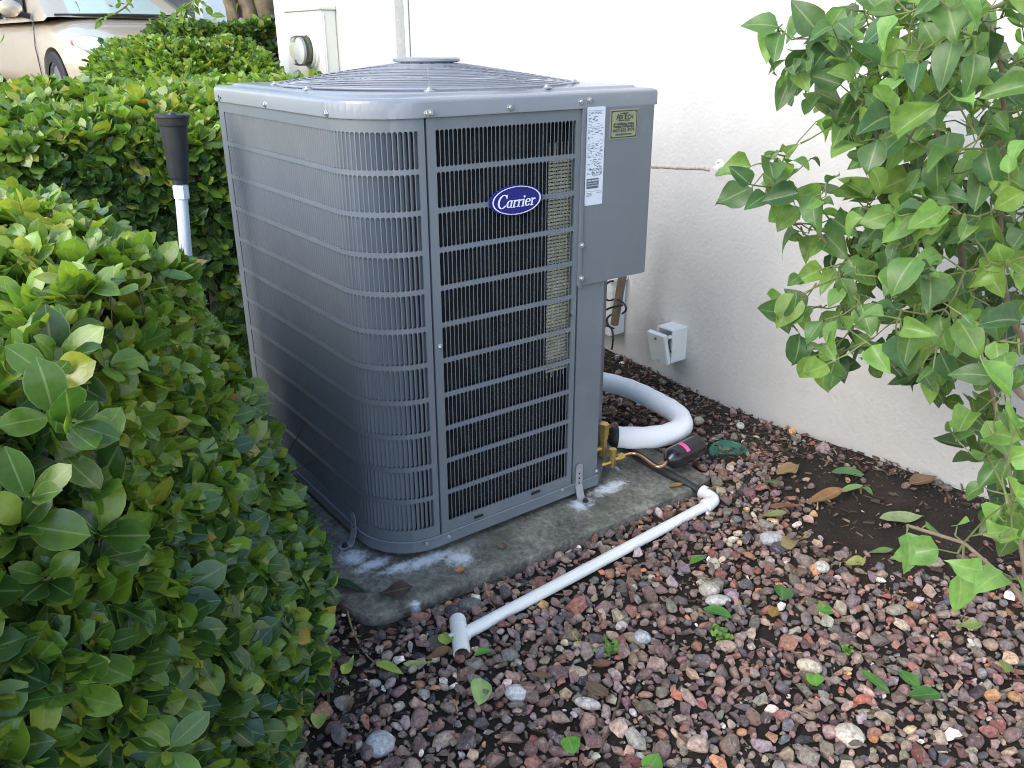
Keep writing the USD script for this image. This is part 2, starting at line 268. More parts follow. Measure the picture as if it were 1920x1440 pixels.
leafmat('dry_leaf', 0.6, 0.12, 0.10, 0.3, spots=0.36)
leafmat('green_fallen_leaf', 0.45, 0.15, 0.12, 0.4, spots=0.30)

# ------------------------------------------------------------------ ground
WALL_X, WALL_X2, STEP_Y, CORNER_Y = 1.67, 1.60, 2.67, 4.24
_wy = np.array([-4, -.774, -.526, -.294, .073, .271, .529, .799, 1.006, 4]); _wz = np.array([-.03, -.024, -.034, -.040, -.068, -.064, -.059, -.037, -.021, -.02])
def ground_z(x, y):
    x, y = np.asarray(x, float), np.asarray(y, float)
    z = -0.044 + 0 * x
    z = z + (np.interp(y, _wy, _wz) - z) * smoothstep(x, 1.25, 1.66)
    p = np.stack([x * 3.1, y * 3.1, 0 * x], -1).reshape(-1, 3)
    n = meshkit.fbm(p).reshape(x.shape)
    pad = smoothstep(x, -.13, -.06) * (1 - smoothstep(x, 1.0, 1.07)) * smoothstep(y, -.15, -.08) * (1 - smoothstep(y, 1.1, 1.16))
    z = z + n * 0.020 * (1 - pad) - 0.06 * pad
    z = z + 0.60 * smoothstep(y, 2.4, 5.6)
    return z
def axis(lo, hi, a, b, fine):
    mid = np.arange(a, b + 1e-9, fine); L = a - np.geomspace(fine, a - lo, 26)[::-1]; R = b + np.geomspace(fine, hi - b, 26)
    return np.r_[L, mid, R]
gx, gy = axis(-160, 160, -1.6, 2.0, 0.022), axis(-160, 260, -1.7, 2.2, 0.022)
GX, GY = np.meshgrid(gx, gy); GZ = ground_z(GX, GY)
nx, ny = len(gx), len(gy); ii = (np.arange(ny - 1)[:, None] * nx + np.arange(nx - 1)).ravel()
gf = np.vstack([np.stack([ii, ii + 1, ii + nx + 1], 1), np.stack([ii, ii + nx + 1, ii + nx], 1)])
ground = thing('ground', kind='structure')
obj('soil', T(np.stack([GX, GY, GZ], -1).reshape(-1, 3), gf), 'soil', ground, smooth=True)

# concrete pad, edges worn
pad_out = np.array([(-.15, -.06), (-.13, -.115), (-.09, -.140), (.0, -.146), (.2, -.152), (.66, -.165), (1.0, -.168), (1.075, -.15), (1.085, -.07), (1.07, .4), (1.06, 1.16), (.3, 1.17), (-.14, 1.16), (-.15, .5)])
pp = Polygon(pad_out).segmentize(0.02); c = np.array(pp.exterior.coords)[:-1]
c = c + (meshkit.fbm(np.c_[c * 16, np.zeros(len(c))])[:, None]) * 0.012 * (c - [.3, .5]) / np.linalg.norm(c - [.3, .5], axis=1, keepdims=True)
pp = Polygon(c).buffer(0)
def rings_mesh(levels, closed_top=True):
    """levels: list of (n,3) rings with equal counts"""
    n = len(levels[0]); V = np.vstack(levels); F = []; j = np.arange(n); jn = (j + 1) % n
    for i in range(len(levels) - 1):
        F += [np.stack([i * n + j, i * n + jn, (i + 1) * n + jn], 1), np.stack([i * n + j, (i + 1) * n + jn, (i + 1) * n + j], 1)]
    if closed_top:
        V = np.vstack([V, levels[-1].mean(0)]); F.append(np.stack([np.full(n, len(V) - 1), (len(levels) - 1) * n + j, (len(levels) - 1) * n + jn], 1))
    return T(V, np.vstack(F))
cc = c - c.mean(0); nn = cc / np.linalg.norm(cc, axis=1, keepdims=True)
jit = meshkit.fbm(np.c_[c * 30, np.ones(len(c))])
R3 = lambda off, z: np.c_[c - nn * off, np.full(len(c), 0.0) + z]
padm = rings_mesh([R3(0, -.13), R3(0.0, -.012 + jit * .01), R3(.010, -.003 + jit * .004), R3(.03, jit * 0.0), R3(.2, 0 * jit)])
pad = obj('concrete_pad', padm, 'concrete', smooth=40)
tag(pad, 'weathered grey concrete slab with white overspray under the air conditioner', 'slab')

# ------------------------------------------------------------------ house wall
wall = thing('house_wall', 'white stucco house wall behind the air conditioner', 'wall')
obj('stucco_face', bx((WALL_X, -9, -.5), (WALL_X + .25, STEP_Y + .1, 3.3)), 'stucco', wall)
obj('stucco_face', bx((WALL_X2, STEP_Y, -.5), (WALL_X2 + .32, CORNER_Y - .26, 3.3), .006), 'stucco', wall)
obj('corner_trim', bx((WALL_X2 - .03, CORNER_Y - .255, -.5), (WALL_X2 + .32, CORNER_Y + .02, 3.3), .006), 'trim_paint', wall)
obj('return_wall', bx((WALL_X2 + .29, CORNER_Y + .022, -.5), (9.0, CORNER_Y + .25, 3.3)), 'stucco', wall)
con = obj('conduit', tube([(WALL_X - .013, STEP_Y - .035, .1), (WALL_X - .013, STEP_Y - .035, 1.4), (WALL_X - .013, STEP_Y - .03, 3.2)], .012, 10), 'trim_paint', smooth=True)
tag(con, 'thin white conduit running up the wall beside the stepped corner', 'conduit')
# ledge scar and cable stub on the wall
ys = np.linspace(.80, .455, 26); zs = np.linspace(.822, .850, 26) + np.random.default_rng(1).normal(0, .0012, 26)
lg = tube(np.c_[np.full(26, WALL_X + .001), ys, zs], .0055 + np.random.default_rng(2).random(26) * .0025, 6)
plain('mortar_scar', (0.42, 0.37, 0.31), 0.85, var=0.3, scale=60, bump=.5)
tag(obj('mortar_ridge', lg, 'mortar_scar', smooth=True), 'thin brownish ridge of mortar across the white wall beside the control box', 'ridge')
st = thing('wall_stub', 'small white capped pipe stub sticking out of the wall', 'pipe stub')
q = onx(1350, 309, WALL_X); ax = np.array([-.9, -.1, -.25]); ax /= np.linalg.norm(ax)
obj('pipe', lathe(q + [.012, 0, 0], ax, [(0, .011), (.042, .011), (.044, .0085), (.044, 0)], 14), 'pvc', st, smooth=40)
obj('flange', lathe(q + [.004, 0, 0], (-1, 0, 0), [(0, .021), (.006, .020), (.008, .012)], 16), 'box_white', st, smooth=40)

# ------------------------------------------------------------------ air conditioner
W, D, H, ZB, RC, XS, XC, XB, ZCB = 0.889, 0.889, 1.1362, 0.052, 0.15, 0.1637, 0.7292, 0.6272, 0.6703
GT, GB = 1.1056, 0.0855
ac = thing('air_conditioner', 'large grey outdoor air conditioning unit with slatted sides and round fan guard', 'air conditioner')
def left_path(s):
    """distance from the back left corner -> (x, y), outward normal, tangent"""
    s = np.asarray(s, float); a = np.clip((s - (D - RC)) / RC, 0, PI / 2)
    x = np.where(s < D - RC, 0, RC - RC * np.cos(a)) + np.maximum(s - (D - RC) - RC * PI / 2, 0)
    y = np.where(s < D - RC, D - s, RC - RC * np.sin(a))
    n = np.stack([-np.cos(a), -np.sin(a)], -1); t = np.stack([np.sin(a), -np.cos(a)], -1)
    return np.stack([x, y], -1), n, t
def front_path(s):
    s = np.asarray(s, float)
    return np.stack([s, 0 * s], -1), np.stack([0 * s, 0 * s - 1], -1), np.stack([0 * s + 1, 0 * s], -1)
ROWS = 11; PITCH = (GT - GB + .011) / ROWS
def sheet(path, s, z0, z1, off=0.0):
    p, n, _ = path(s); p = p + n * off; k = len(s)
    V = np.vstack([np.c_[p, np.full(k, z0)], np.c_[p, np.full(k, z1)]]); i = np.arange(k - 1)
    return T(V, np.vstack([np.stack([i, i + 1, i + k + 1], 1), np.stack([i, i + k + 1, i + k], 1)]))
def grille(path, s_lo, s_hi, g0, g1, ns, name, z_lo, z_hi, seed, lean):
    r = np.random.default_rng(seed)
    panel = None; ms = []
    sb = np.linspace(g0, g1, ns + 1); p = (g1 - g0) / ns; wb = .0011; TH = .0012
    full = np.unique(np.r_[s_lo, np.linspace(s_lo, g0, 3), sb, np.linspace(g1, s_hi, 3)])
    def rail(z0, z1, ss):
        a = sheet(path, ss, z0, z1); b = sheet(path, ss, z0, z1, -TH); b.invert()
        P, n, _ = path(ss); e = []
        for z, fl in ((z0, 1), (z1, 0)):
            k = len(ss); V = np.vstack([np.c_[P, np.full(k, z)], np.c_[P - n * .006, np.full(k, z)]]); i = np.arange(k - 1)
            F = np.vstack([np.stack([i, i + 1, i + k + 1], 1), np.stack([i, i + k + 1, i + k], 1)]); m = T(V, F)
            if fl: m.invert()
            e.append(m)
        return [a, b] + e
    ms += rail(z_lo, GB, full) + rail(GT, z_hi, full)
    for k in range(1, ROWS):
        zt = GT - k * PITCH; ms += rail(zt, zt + .011, sb)
    for a, b in ((s_lo, g0), (g1, s_hi)):
        ss = np.linspace(a, b, 4); ms += [sheet(path, ss, GB, GT)]
        P, n, _ = path(np.array([a, b]))
        for i in range(2):
            q0, q1 = P[i], P[i] - n[i] * .016
            ms.append(quad((*q0, z_lo), (*q1, z_lo), (*q1, z_hi), (*q0, z_hi)))
    fr = obj(name, ms, 'grey_paint', ac, smooth=35)
    # one row of pressed louvres is one part of the grille
    wob = r.normal(0, .016, ns + 1)
    for k in range(ROWS):
        z1 = GT - k * PITCH; z0 = z1 - (PITCH - .011); f = .0040; row = []
        zz = np.array([z0, z0 + f * .12, z0 + f * .45, z0 + f, z1 - f, z1 - f * .45, z1 - f * .12, z1]); hw = np.array([p * .5, p * .27, wb + .0011, wb, wb, wb + .0011, p * .27, p * .5])
        for j in range(ns + 1):
            lo = hw if j else np.full(8, 0.0); hi = hw if j < ns else np.full(8, 0.0)
            P0, n0, t0 = path(np.array(sb[j]))
            sl = sb[j] - lo; sh = sb[j] + hi
            A, _, _ = path(sl); B, _, _ = path(sh)
            V = np.vstack([np.c_[A, zz], np.c_[B, zz]]); i = np.arange(7)
            row.append(T(V, np.vstack([np.stack([i, i + 8, i + 9], 1), np.stack([i, i + 9, i + 1], 1)])))
            if j < ns:
                ang = lean + wob[j]; ch = .0115
                d = math.sin(ang) * t0 - math.cos(ang) * n0
                b0 = P0 + t0 * wb - n0 * .0022; b1 = b0 + d * ch * .35 ; b2 = b0 + d * ch
                c0 = .0022; zA, zB = z0 + .0006, z1 - .0006
                Vf = [(*b0, zA + .001), (*b1, zA), (*b2, zA + c0), (*b2, zB - c0), (*b1, zB), (*b0, zB - .001)]
                row.append(T(Vf, [[0, 1, 4], [0, 4, 5], [1, 2, 3], [1, 3, 4]]))
        obj('louvre_row', row, 'grey_paint', fr)
    return fr
L_END = (D - RC) + RC * PI / 2 + (XS - RC)
lp = grille(left_path, 0.004, L_END - .002, .045, L_END - .018, 76, 'side_grille_panel', ZB, H - .001, 3, .78)
fp = grille(front_path, XS + .004, XB - .001, .1898, .6108, 35, 'front_grille_panel', ZB, H - .001, 4, .66)
obj('back_corner_post', bx((.001, D - .02, ZB), (.02, D, H - .002), .003), 'grey_paint', ac)
obj('seam_channel', bx((XS - .004, .012, ZB), (XS + .006, .02, H - .001)), 'black_inside', ac)
# corner column, recess and control box
obj('corner_column', [bx((XB + .006, .0, ZB), (XC, .003, ZCB + .02)), bx((XC - .003, .003, ZB), (XC, .16, ZCB + .02)), bx((XB + .006, .003, ZB), (XB + .0085, .02, ZCB))], 'grey_paint', ac)
obj('recess_wall', bx((XC, .157, ZB), (W, .16, ZCB + .02)), 'grey_paint', ac)
obj('right_panel', bx((W - .003, .16, .35), (W, .20, H - .002)), 'grey_paint', ac)
obj('inner_divider', bx((XB + .0095, .022, ZB), (XB + .012, .30, H - .01)), 'black_inside', ac)
cb = Polygon([(XB, -.005), (W - .012, -.005), (W - .004, -.002), (W + .003, .006), (W + .003, .25), (XB, .25)])
cbm = ext(cb, H - .002 - ZCB); cbm.apply_translation((0, 0, ZCB))
cbox = obj('control_box_cover', cbm, 'grey_paint', ac, smooth=25)
obj('edge_flange', bx((XB - .001, -.0075, ZCB - .006), (XB + .010, -.0052, H - .002), .0008), 'grey_paint', cbox)
for u, v in ((1091, 460), (1090, 522)):
    q = ony(u, v, -.0078); obj('screw', hexscrew(q, (0, -1, 0)), 'screw_metal', cbox)
for u, v in ((1068, 590),): obj('screw', hexscrew(ony(u, v, 0), (0, -1, 0), .003), 'black_inside', fp)
for u, v in ((825, 650),): obj('screw', hexscrew(ony(u, v, 0), (0, -1, 0), .0048), 'screw_metal', fp)
# coil behind the grilles
sc = np.r_[np.linspace(.03, D - RC, 8), np.linspace(D - RC + .01, L_END, 12)]
cm = [sheet(left_path, sc, ZB, H - .02, -.030)]
cm.append(bx((XS, .030, ZB), (.545, .032, H - .02)))
obj('coil', cm, 'coil_dark', ac)
pale = []
for k in range(62):
    z = .42 + k * .0095
    pale.append(bx((.545, .036, z), (.632, .044, z + .0060)))
for k in range(4): pale.append(bx((.556 + k * .021, .040, .40), (.5572 + k * .021, .043, 1.05)))
obj('coil_end', pale, 'coil_pale', ac)
obj('coil_end_backing', bx((.50, .05, ZB), (.636, .052, H - .02)), 'black_inside', ac)
# lid: rounded plan lofted through a stepped profile, with a round opening for the fan
plan = Polygon([(0, D), (0, RC)] + [(RC - RC * math.cos(a), RC - RC * math.sin(a)) for a in np.linspace(0, PI / 2, 14)[1:-1]] + [(RC, 0), (W, 0), (W, D)])
CX, CY = W / 2, D / 2
def radial(poly, ang):
    out = []
    for a in ang:
        l = LineString([(CX, CY), (CX + 3 * math.cos(a), CY + 3 * math.sin(a))]).intersection(poly.exterior)
        g = l if l.geom_type == 'Point' else max(l.geoms, key=lambda q: q.distance(Point(CX, CY))); out.append((g.x, g.y))
    return np.array(out)
base = np.array(plan.buffer(0.004, join_style=1).exterior.coords)[:-1]
ang = np.unique(np.r_[np.linspace(0, 2 * PI, 121)[:-1], np.mod(np.arctan2(base[:, 1] - CY, base[:, 0] - CX), 2 * PI)])
ang = ang[np.r_[True, np.diff(ang) > 1e-4]]
lv = []
for off, z in ((.005, H - .003), (.0055, H + .0), (.0055, H + .028), (.003, H + .034), (-.003, H + .038), (-.010, H + .0395), (-.030, H + .0395), (-.034, H + .0415), (-.038, H + .0455), (-.043, H + .0465)):
    pl = plan.buffer(off, join_style=1) if off > 0 else plan.buffer(-.012).buffer(.012 + off) if off > -.012 else plan.buffer(off - .015).buffer(.015)
    lv.append(np.c_[radial(pl, ang), np.full(len(ang), z)])
RO = .395
circ = lambda r, z: np.c_[CX + r * np.cos(ang), CY + r * np.sin(ang), np.full(len(ang), z)]
lv += [circ(RO, H + .045), circ(RO - .006, H + .042), circ(RO - .008, H - .05), ]
lid = obj('lid', rings_mesh(lv, closed_top=False), 'lid_paint', ac, smooth=32)
for u, v, d in ((800, 213, 0), (807, 212, 0), (956, 202, 0), (1089, 191, 0), (1105, 188, 0)):
    obj('screw', hexscrew(ony(u, v, -.0056), (0, -1, 0)), 'screw_metal', lid)
for u, v in ((497, 196), (612, 213)):
    obj('screw', hexscrew(onx(u, v, -.0056), (-1, 0, 0)), 'screw_metal', lid)
for u, v in ((410, 181), (414, 184), (411, 187)): obj('screw_hole', lathe(onx(u, v, -.0054), (-1, 0, 0), [(0, .004), (.001, .004), (.001, 0)], 8), 'black_inside', lid)
# fan guard: concentric wires over spokes, cap on top
ZG0, ZG1 = H + .052, H + .099
guard = obj('fan_guard', [tube([(CX + r * math.cos(a), CY + r * math.sin(a), ZG0 + (ZG1 - ZG0) * (1 - (r - .09) / .315) - .003) for r in np.linspace(.085, .405, 6)], .0018, 6) for a in np.arange(8) * PI / 4 + .25], 'wire_grey', ac, smooth=True)
NR = 17
for k in range(NR):
    f = k / (NR - 1); r = .405 - f * .315; z = ZG0 + (ZG1 - ZG0) * (1 - (1 - f) ** 1.12)
    th = np.linspace(0, 2 * PI, 73)[:-1]
    rr = .0015 if k else .0030; ring = trimesh.creation.torus(r, rr, major_sections=80, minor_sections=6); ring.apply_translation((CX, CY, z))
    obj('wire_ring', ring, 'wire_grey', guard, smooth=True)
obj('guard_cap', lathe((CX, CY, ZG1 + .004), (0, 0, 1), [(0, .088), (.004, .093), (.009, .093), (.012, .088), (.014, 0)], 40), 'lid_paint', ac, smooth=30)
for k in range(6):
    a = k * PI / 3 + .2; obj('guard_bolt', lathe((CX + .07 * math.cos(a), CY + .07 * math.sin(a), ZG1 - .012), (0, 0, 1), [(0, .006), (.018, .006)], 8), 'black_inside', ac)
for a in np.arange(8) * PI / 4 + .25:
    q = np.array([CX + .415 * math.cos(a), CY + .415 * math.sin(a), H + .0455])
    obj('guard_clip', [bx(q + [-.010, -.010, 0], q + [.010, .010, .004], .001), hexscrew(q + [0, 0, .004], (0, 0, 1), .006)], 'galvanised', ac)
fan = [lathe((CX, CY, H - .10), (0, 0, 1), [(0, .07), (.09, .07), (.10, .06), (.10, 0)], 24)]
for k in range(3):
    a = k * 2 * PI / 3 + .4; pts = []
    for r in (.06, .2, .36):
        w = .35 - .3 * (r - .06)
        pts.append([(CX + r * math.cos(a - w), CY + r * math.sin(a - w), H - .07), (CX + r * math.cos(a + w), CY + r * math.sin(a + w), H - .02)])
    for i in range(2): fan.append(quad(pts[i][0], pts[i + 1][0], pts[i + 1][1], pts[i][1]))
obj('fan', fan, 'black_inside', ac)
obj('fan_floor', lathe((CX, CY, H - .3), (0, 0, 1), [(0, .42), (.001, 0)], 24), 'black_inside', ac)
# base pan
pan = Polygon([(-.004, D), (-.004, RC)] + [(RC - (RC + .004) * math.cos(a), RC - (RC + .004) * math.sin(a)) for a in np.linspace(0, PI / 2, 14)[1:-1]] + [(RC, -.004), (XC + .003, -.004), (XC + .066, .045), (W, .16), (W, D)])
pm = ext(pan, .034); pm.apply_translation((0, 0, .020))
basepan = obj('base_pan', pm, 'grey_paint', ac, smooth=25)
lip = np.array([(-.005, D - .01)] + [(-.005, RC)] + [(RC - (RC + .005) * math.cos(a), RC - (RC + .005) * math.sin(a)) for a in np.linspace(0, PI / 2, 16)[1:-1]] + [(RC, -.005), (XC + .003, -.005)])
obj('rolled_lip', tube(np.c_[lip, np.full(len(lip), .0535)], .0016, 6), 'lid_paint', basepan, smooth=True)
for u, v in ((800, 1019), (842, 1006), (1054, 918), (1118, 883)): obj('screw', hexscrew(ony(u, v, -.0042), (0, -1, 0), .004), 'screw_metal', basepan)
for u, v in ((898, 969), (1005, 924)): obj('vent_slot', bx(ony(u - 8, v, -.0041) + [0, -.001, -.001], ony(u + 8, v, -.0041) + [0, .002, .003]), 'black_inside', basepan)
obj('foot', [bx((x - .03, y - .03, .0), (x + .03, y + .03, .021)) for x in (.22, .66) for y in (.18, .7)], 'black_rubber', ac)
# hold-down straps bolted to the pad
def strap(top, nrm, foot_len, side):
    nrm = np.asarray(nrm, float); s = np.cross([0, 0, 1.0], nrm); w = .0135
    prof = [(top[2], .003), (.045, .003), (.014, .012), (.004, .016), (.0025, .016 + foot_len)]
    V = []
    for z, o in prof:
        c_ = np.array([top[0], top[1], 0]) + nrm * o + [0, 0, z]
        V += [c_ - s * w, c_ + s * w, c_ + s * w + nrm * .0016 + [0, 0, .0012], c_ - s * w + nrm * .0016 + [0, 0, .0012]]
    F = []
    for i in range(len(prof) - 1):
        for k in range(4):
            a, b = i * 4 + k, i * 4 + (k + 1) % 4; F += [[a, b, b + 4], [a, b + 4, a + 4]]
    body = T(V, F + [[0, 1, 2], [0, 2, 3]])
    hd = Point(0, 0).buffer(w, 24).intersection(sbox(-w, 0, w, w)); Mt = np.eye(4); Mt[:3, 0], Mt[:3, 1], Mt[:3, 2], Mt[:3, 3] = s, [0, 0, 1], nrm, np.array(top) + nrm * .003
    tip = ext(hd, .0016, Mt)
    sp = obj('hold_down_strap', [body, tip], 'galvanised', ac)
    b = np.array([top[0], top[1], 0]) + nrm * (.016 + foot_len * .55)
    obj('bolt', lathe(b + [0, 0, .004], (0, 0, 1), [(0, .010), (.002, .010), (.002, .007), (.009, .007), (.010, 0)], 6), 'black_plastic', sp)
    for z in np.arange(.022, top[2] - .004, .016): obj('strap_hole', lathe(np.array([top[0], top[1], z]) + nrm * .0048, nrm, [(0, .003), (.0006, .003), (.0006, 0)], 8), 'black_inside', sp)
strap(np.array([ony(1083, 880, 0)[0], -.004, .105]), (0, -1, 0), .035, 0)
_a = 0.0; strap(np.array([-.005, onx(668, 975, 0)[1], .085]), (-1, 0, 0), .035, 0)
# service valves
va = obj('suction_valve', [lathe((.822, .075, .06), (0, 0, 1), [(0, .013), (.06, .013), (.062, .016), (.085, .016), (.085, .0185), (.112, .0185), (.114, .016), (.114, 0)], 6)], 'brass', ac)
obj('port', lathe((.822, .075, .088), (-1, .1, 0), [(0, .008), (.035, .008), (.035, .011), (.05, .011), (.05, 0)], 10), 'brass', va)
vb = obj('liquid_valve', [lathe((.838, .045, .028), (0, 0, 1), [(0, .010), (.035, .010), (.038, .013), (.062, .013), (.064, .011), (.064, 0)], 8)], 'brass', ac)
obj('flare_nut', lathe((.845, .045, .052), (1, -.05, 0), [(0, .008), (.012, .008), (.012, .0125), (.038, .0125), (.04, .006)], 6), 'brass', vb)
obj('port', lathe((.838, .045, .045), (-1, .1, 0), [(0, .006), (.07, .006), (.07, 0)], 8), 'brass', vb)
obj('shiny_stem', lathe((.838, .03, .032), (.1, -1, -.3), [(0, .005), (.018, .005), (.018, 0)], 8), 'screw_metal', vb)
# rating label, dealer plate, badge
LA, LB = ony(1101, 201, -.0055), ony(1134, 384, -.0055)
la0 = ony(1099, 386, -.0055); lw = ony(1135, 201, -.0055)[0] - LA[0]; lh = LA[2] - la0[2]
lab = obj('rating_label', ext(sbox(0, 0, lw, lh).buffer(-.004).buffer(.004), .0006, front((LA[0] + .001, -.0051, la0[2]))), 'label_paper', ac)
r = np.random.default_rng(12); bars = []
def bar(x, y, w_, h_): bars.append(sbox(x * lw, y * lh, (x + w_) * lw, y * lh + h_))
y = .955
bar(.08, .962, .84, .0006)
for k in range(44):
    y = .93 - k * .0145
    if y < .30: break
    x = .08
    while x < .86:
        w_ = r.uniform(.06, .2)
        if r.random() < .62 and not (x + w_ > .62 and .83 < y < .93): bar(x, y, min(w_, .92 - x), r.choice([.0010, .0015, .0022], p=[.5, .35, .15]))
        x += w_ + r.uniform(.03, .12)
bar(.06, .375, .88, .0006); bar(.06, .145, .88, .0006)
for k in range(3): bar(.08, .125 - k * .014, .30, .0012)
bar(.66, .125, .26, .0012)
tag(obj('small_print', ext(shapely.union_all(bars), .0003, front((LA[0] + .001, -.0057, la0[2]))), 'label_ink', lab), kind='stuff')
tx = meshkit.text_mesh('4 14E 10G140', .0042, .0003); tx.apply_transform(front((LA[0] + .12 * lw, -.0057, la0[2] + .935 * lh))); obj('model_line', tx, 'label_ink', lab)
obj('listing_mark', [ext(Point(0, 0).buffer(.0085).difference(Point(0, 0).buffer(.0072)), .0003, front((LA[0] + .50 * lw, -.0057, la0[2] + .335 * lh)))] + [t.apply_transform(front((LA[0] + .42 * lw, -.0057, la0[2] + .326 * lh))) for t in [meshkit.text_mesh('UL', .005, .0003)]] + [t.apply_transform(front((LA[0] + .66 * lw, -.0057, la0[2] + .328 * lh))) for t in [meshkit.text_mesh('LISTED', .0036, .0003)]], 'label_ink', lab)
st_ = obj('dark_sticker', ext(sbox(0, 0, .68 * lw, .105 * lh).buffer(-.003).buffer(.003), .0003, front((LA[0] + .09 * lw, -.0057, la0[2] + .175 * lh))), 'label_ink', lab)
for i, (s_, hh) in enumerate((('AHRI CERTIFIED', .0036), ('unitary a/c certified to', .0024), ('AHRI standard 210/240', .0024))):
    t = meshkit.text_mesh(s_, hh, .0003, bold=i == 0); t.apply_transform(front((LA[0] + .14 * lw, -.0060, la0[2] + (.25 - i * .025) * lh))); obj('sticker_print', t, 'label_paper', st_)
PA, PB = ony(1146, 206, -.0055), ony(1195, 258, -.0055); pw, ph = ony(1196, 203, -.0055)[0] - ony(1146, 206, -.0055)[0], ony(1146, 206, -.0055)[2] - ony(1144, 262, -.0055)[2]
P0 = np.array([PA[0] - .002, -.0051, ony(1144, 262, -.0055)[2]])
plate = obj('dealer_plate', ext(sbox(0, 0, pw + .003, ph), .0008, front(P0)), 'plate_gold', ac)
fr_ = sbox(.003, .003, pw, ph - .003); obj('plate_border', ext(fr_.difference(sbox(.0055, .0055, pw - .0025, ph - .0055).buffer(-.006).buffer(.006)), .0004, front(P0 + [0, -.0009, 0])), 'plate_ink', plate)
def ptext(s, cx, y, h, bold=False, xs=1.0, name='plate_lettering'):
    t = meshkit.text_mesh(s, h, .0004, bold=bold); t.apply_scale([xs, 1, 1]); b = t.bounds; t.apply_translation((-(b[0][0] + b[1][0]) / 2, 0, 0)); t.apply_transform(front(P0 + [cx, -.0009, y])); obj(name, t, 'plate_ink', plate)
cx = pw / 2 + .001
ptext('A', cx - .0215, ph * .665, .0135, True); ptext('IR', cx - .0105, ph * .665, .0105, True); ptext('T', cx + .0035, ph * .665, .0135, True); ptext('ECH', cx + .0185, ph * .665, .0105, True)
ptext('Installed by', cx, ph * .84, .0042); ptext('Sanford, Florida', cx, ph * .60, .0040)
ptext('Air Conditioning, Heating,', cx, ph * .475, .0058, True, .78); ptext('Plumbing & Refrigeration', cx, ph * .385, .0058, True, .80)
ptext('(407) 830-8979', cx, ph * .235, .0088, True, .80); ptext('www.airtechfl.com', cx, ph * .125, .0048, True)
# oval badge with a slanted serif wordmark drawn from pen strokes
B0, B1 = ony(921, 387, -.012), ony(1018, 366, -.012); bc = ony(969.5, 375.5, -.012)
bw = (B1[0] - B0[0]) / 2; bh = (ony(972, 346, -.012)[2] - ony(968, 405, -.012)[2]) / 2 * .97
ell = lambda k, e=0: aff.scale(Point(0, 0).buffer(1, 48), bw * k - e, bh * k - e)
badge = obj('badge', [ext(ell(1), .006, front((bc[0], -.004, bc[2]))), ext(ell(1, .002), .002, front((bc[0], -.0098, bc[2])))], 'navy', ac)
obj('badge_border', ext(ell(.93).difference(ell(.885)), .0006, front((bc[0], -.0119, bc[2]))), 'badge_white', badge)
def arc(cx_, cy_, rx, ry, a0, a1, n=18): return [(cx_ + rx * math.cos(t), cy_ + ry * math.sin(t)) for t in np.radians(np.linspace(a0, a1, n))]
def nib(pts, w=.065, thin=.42):
    g = aff.scale(LineString(pts), 1, 1 / thin, origin=(0, 0)).buffer(w); return aff.scale(g, 1, thin, origin=(0, 0))
x = 0; gl = []
def letter(strokes, adv):
    global x
    gl.append(aff.translate(shapely.union_all(strokes), x, 0)); x += adv
letter([nib(arc(.42, .49, .36, .46, 42, 318, 30), .075), nib([(.70, .93), (.70, .70)], .03, 1)], .80)
aL = [nib(arc(.22, .27, .16, .24, 60, 300, 20)), nib([(.40, .5), (.40, .08)], .062), nib(arc(.46, .1, .07, .08, 180, 290, 8), .03, 1), nib([(.24, .5), (.40, .5)], .03, 1)]
rL = [nib([(.14, .5), (.14, .02)], .062), nib([(.02, .5), (.14, .5)], .028, 1), nib([(.02, .02), (.28, .02)], .026, 1), nib([(.15, .36), (.22, .45), (.31, .49), (.37, .45)], .05, .8)]
iL = [nib([(.14, .5), (.14, .02)], .062), nib([(.02, .5), (.14, .5)], .028, 1), nib([(.02, .02), (.27, .02)], .026, 1), Point(.15, .70).buffer(.075)]
eL = [nib(arc(.25, .26, .19, .25, 20, 325, 26)), nib([(.1, .28), (.42, .30)], .03, 1)]
letter(aL, .53); letter(rL, .40); letter(rL, .40); letter(iL, .30); letter(eL, .50); letter(rL, .40)
wm = shapely.union_all(gl); wm = aff.skew(wm, 14, 0, origin=(0, 0)); b = wm.bounds; wm = aff.translate(wm, -(b[0] + b[2]) / 2, -(b[1] + b[3]) / 2)
k_ = bw * 1.46 / (b[2] - b[0]); wm = aff.scale(wm, k_, k_ * .98, origin=(0, 0))
obj('badge_lettering', ext(wm, .0006, front((bc[0], -.0119, bc[2]))), 'badge_white', badge)

# ------------------------------------------------------------------ pipes round the unit
ins = thing('insulated_pipe', 'thick white wrapped refrigerant pipe bending round beside the wall', 'pipe')
pts = [onz(1050, 700, .10) + [.0, .02, 0], onz(1125, 714, .085), onz(1185, 731, .085), onz(1238, 757, .085), onz(1272, 779, .083), onz(1279, 797, .08), onz(1262, 811, .08), onz(1215, 820, .08), onz(1155, 819, .085)]
sp_ = spline(pts, 40)
obj('white_wrap', tube(sp_, .0365 + .0012 * np.sin(np.arange(40) * 2.1), 20), 'white_wrap', ins, smooth=50)
e = sp_[-1]; dd = (sp_[-1] - sp_[-3]); dd /= np.linalg.norm(dd)
obj('foam_end', lathe(e - dd * .004, dd, [(0, .0375), (.006, .038), (.016, .034), (.026, .026), (.026, .012)], 20), 'black_rubber', ins, smooth=True)
obj('copper_stub', tube([e + dd * .01, e + dd * .045, np.array([.822, .075, .085])], .011, 10), 'copper', ins, smooth=True)
dr = thing('filter_drier', 'black filter canister with pink sticker on a copper line', 'filter drier')
d0, d1 = onz(1256, 862, .055), onz(1312, 833, .055); ax = d1 - d0; ax[2] = 0; L = np.linalg.norm(ax); ax /= L
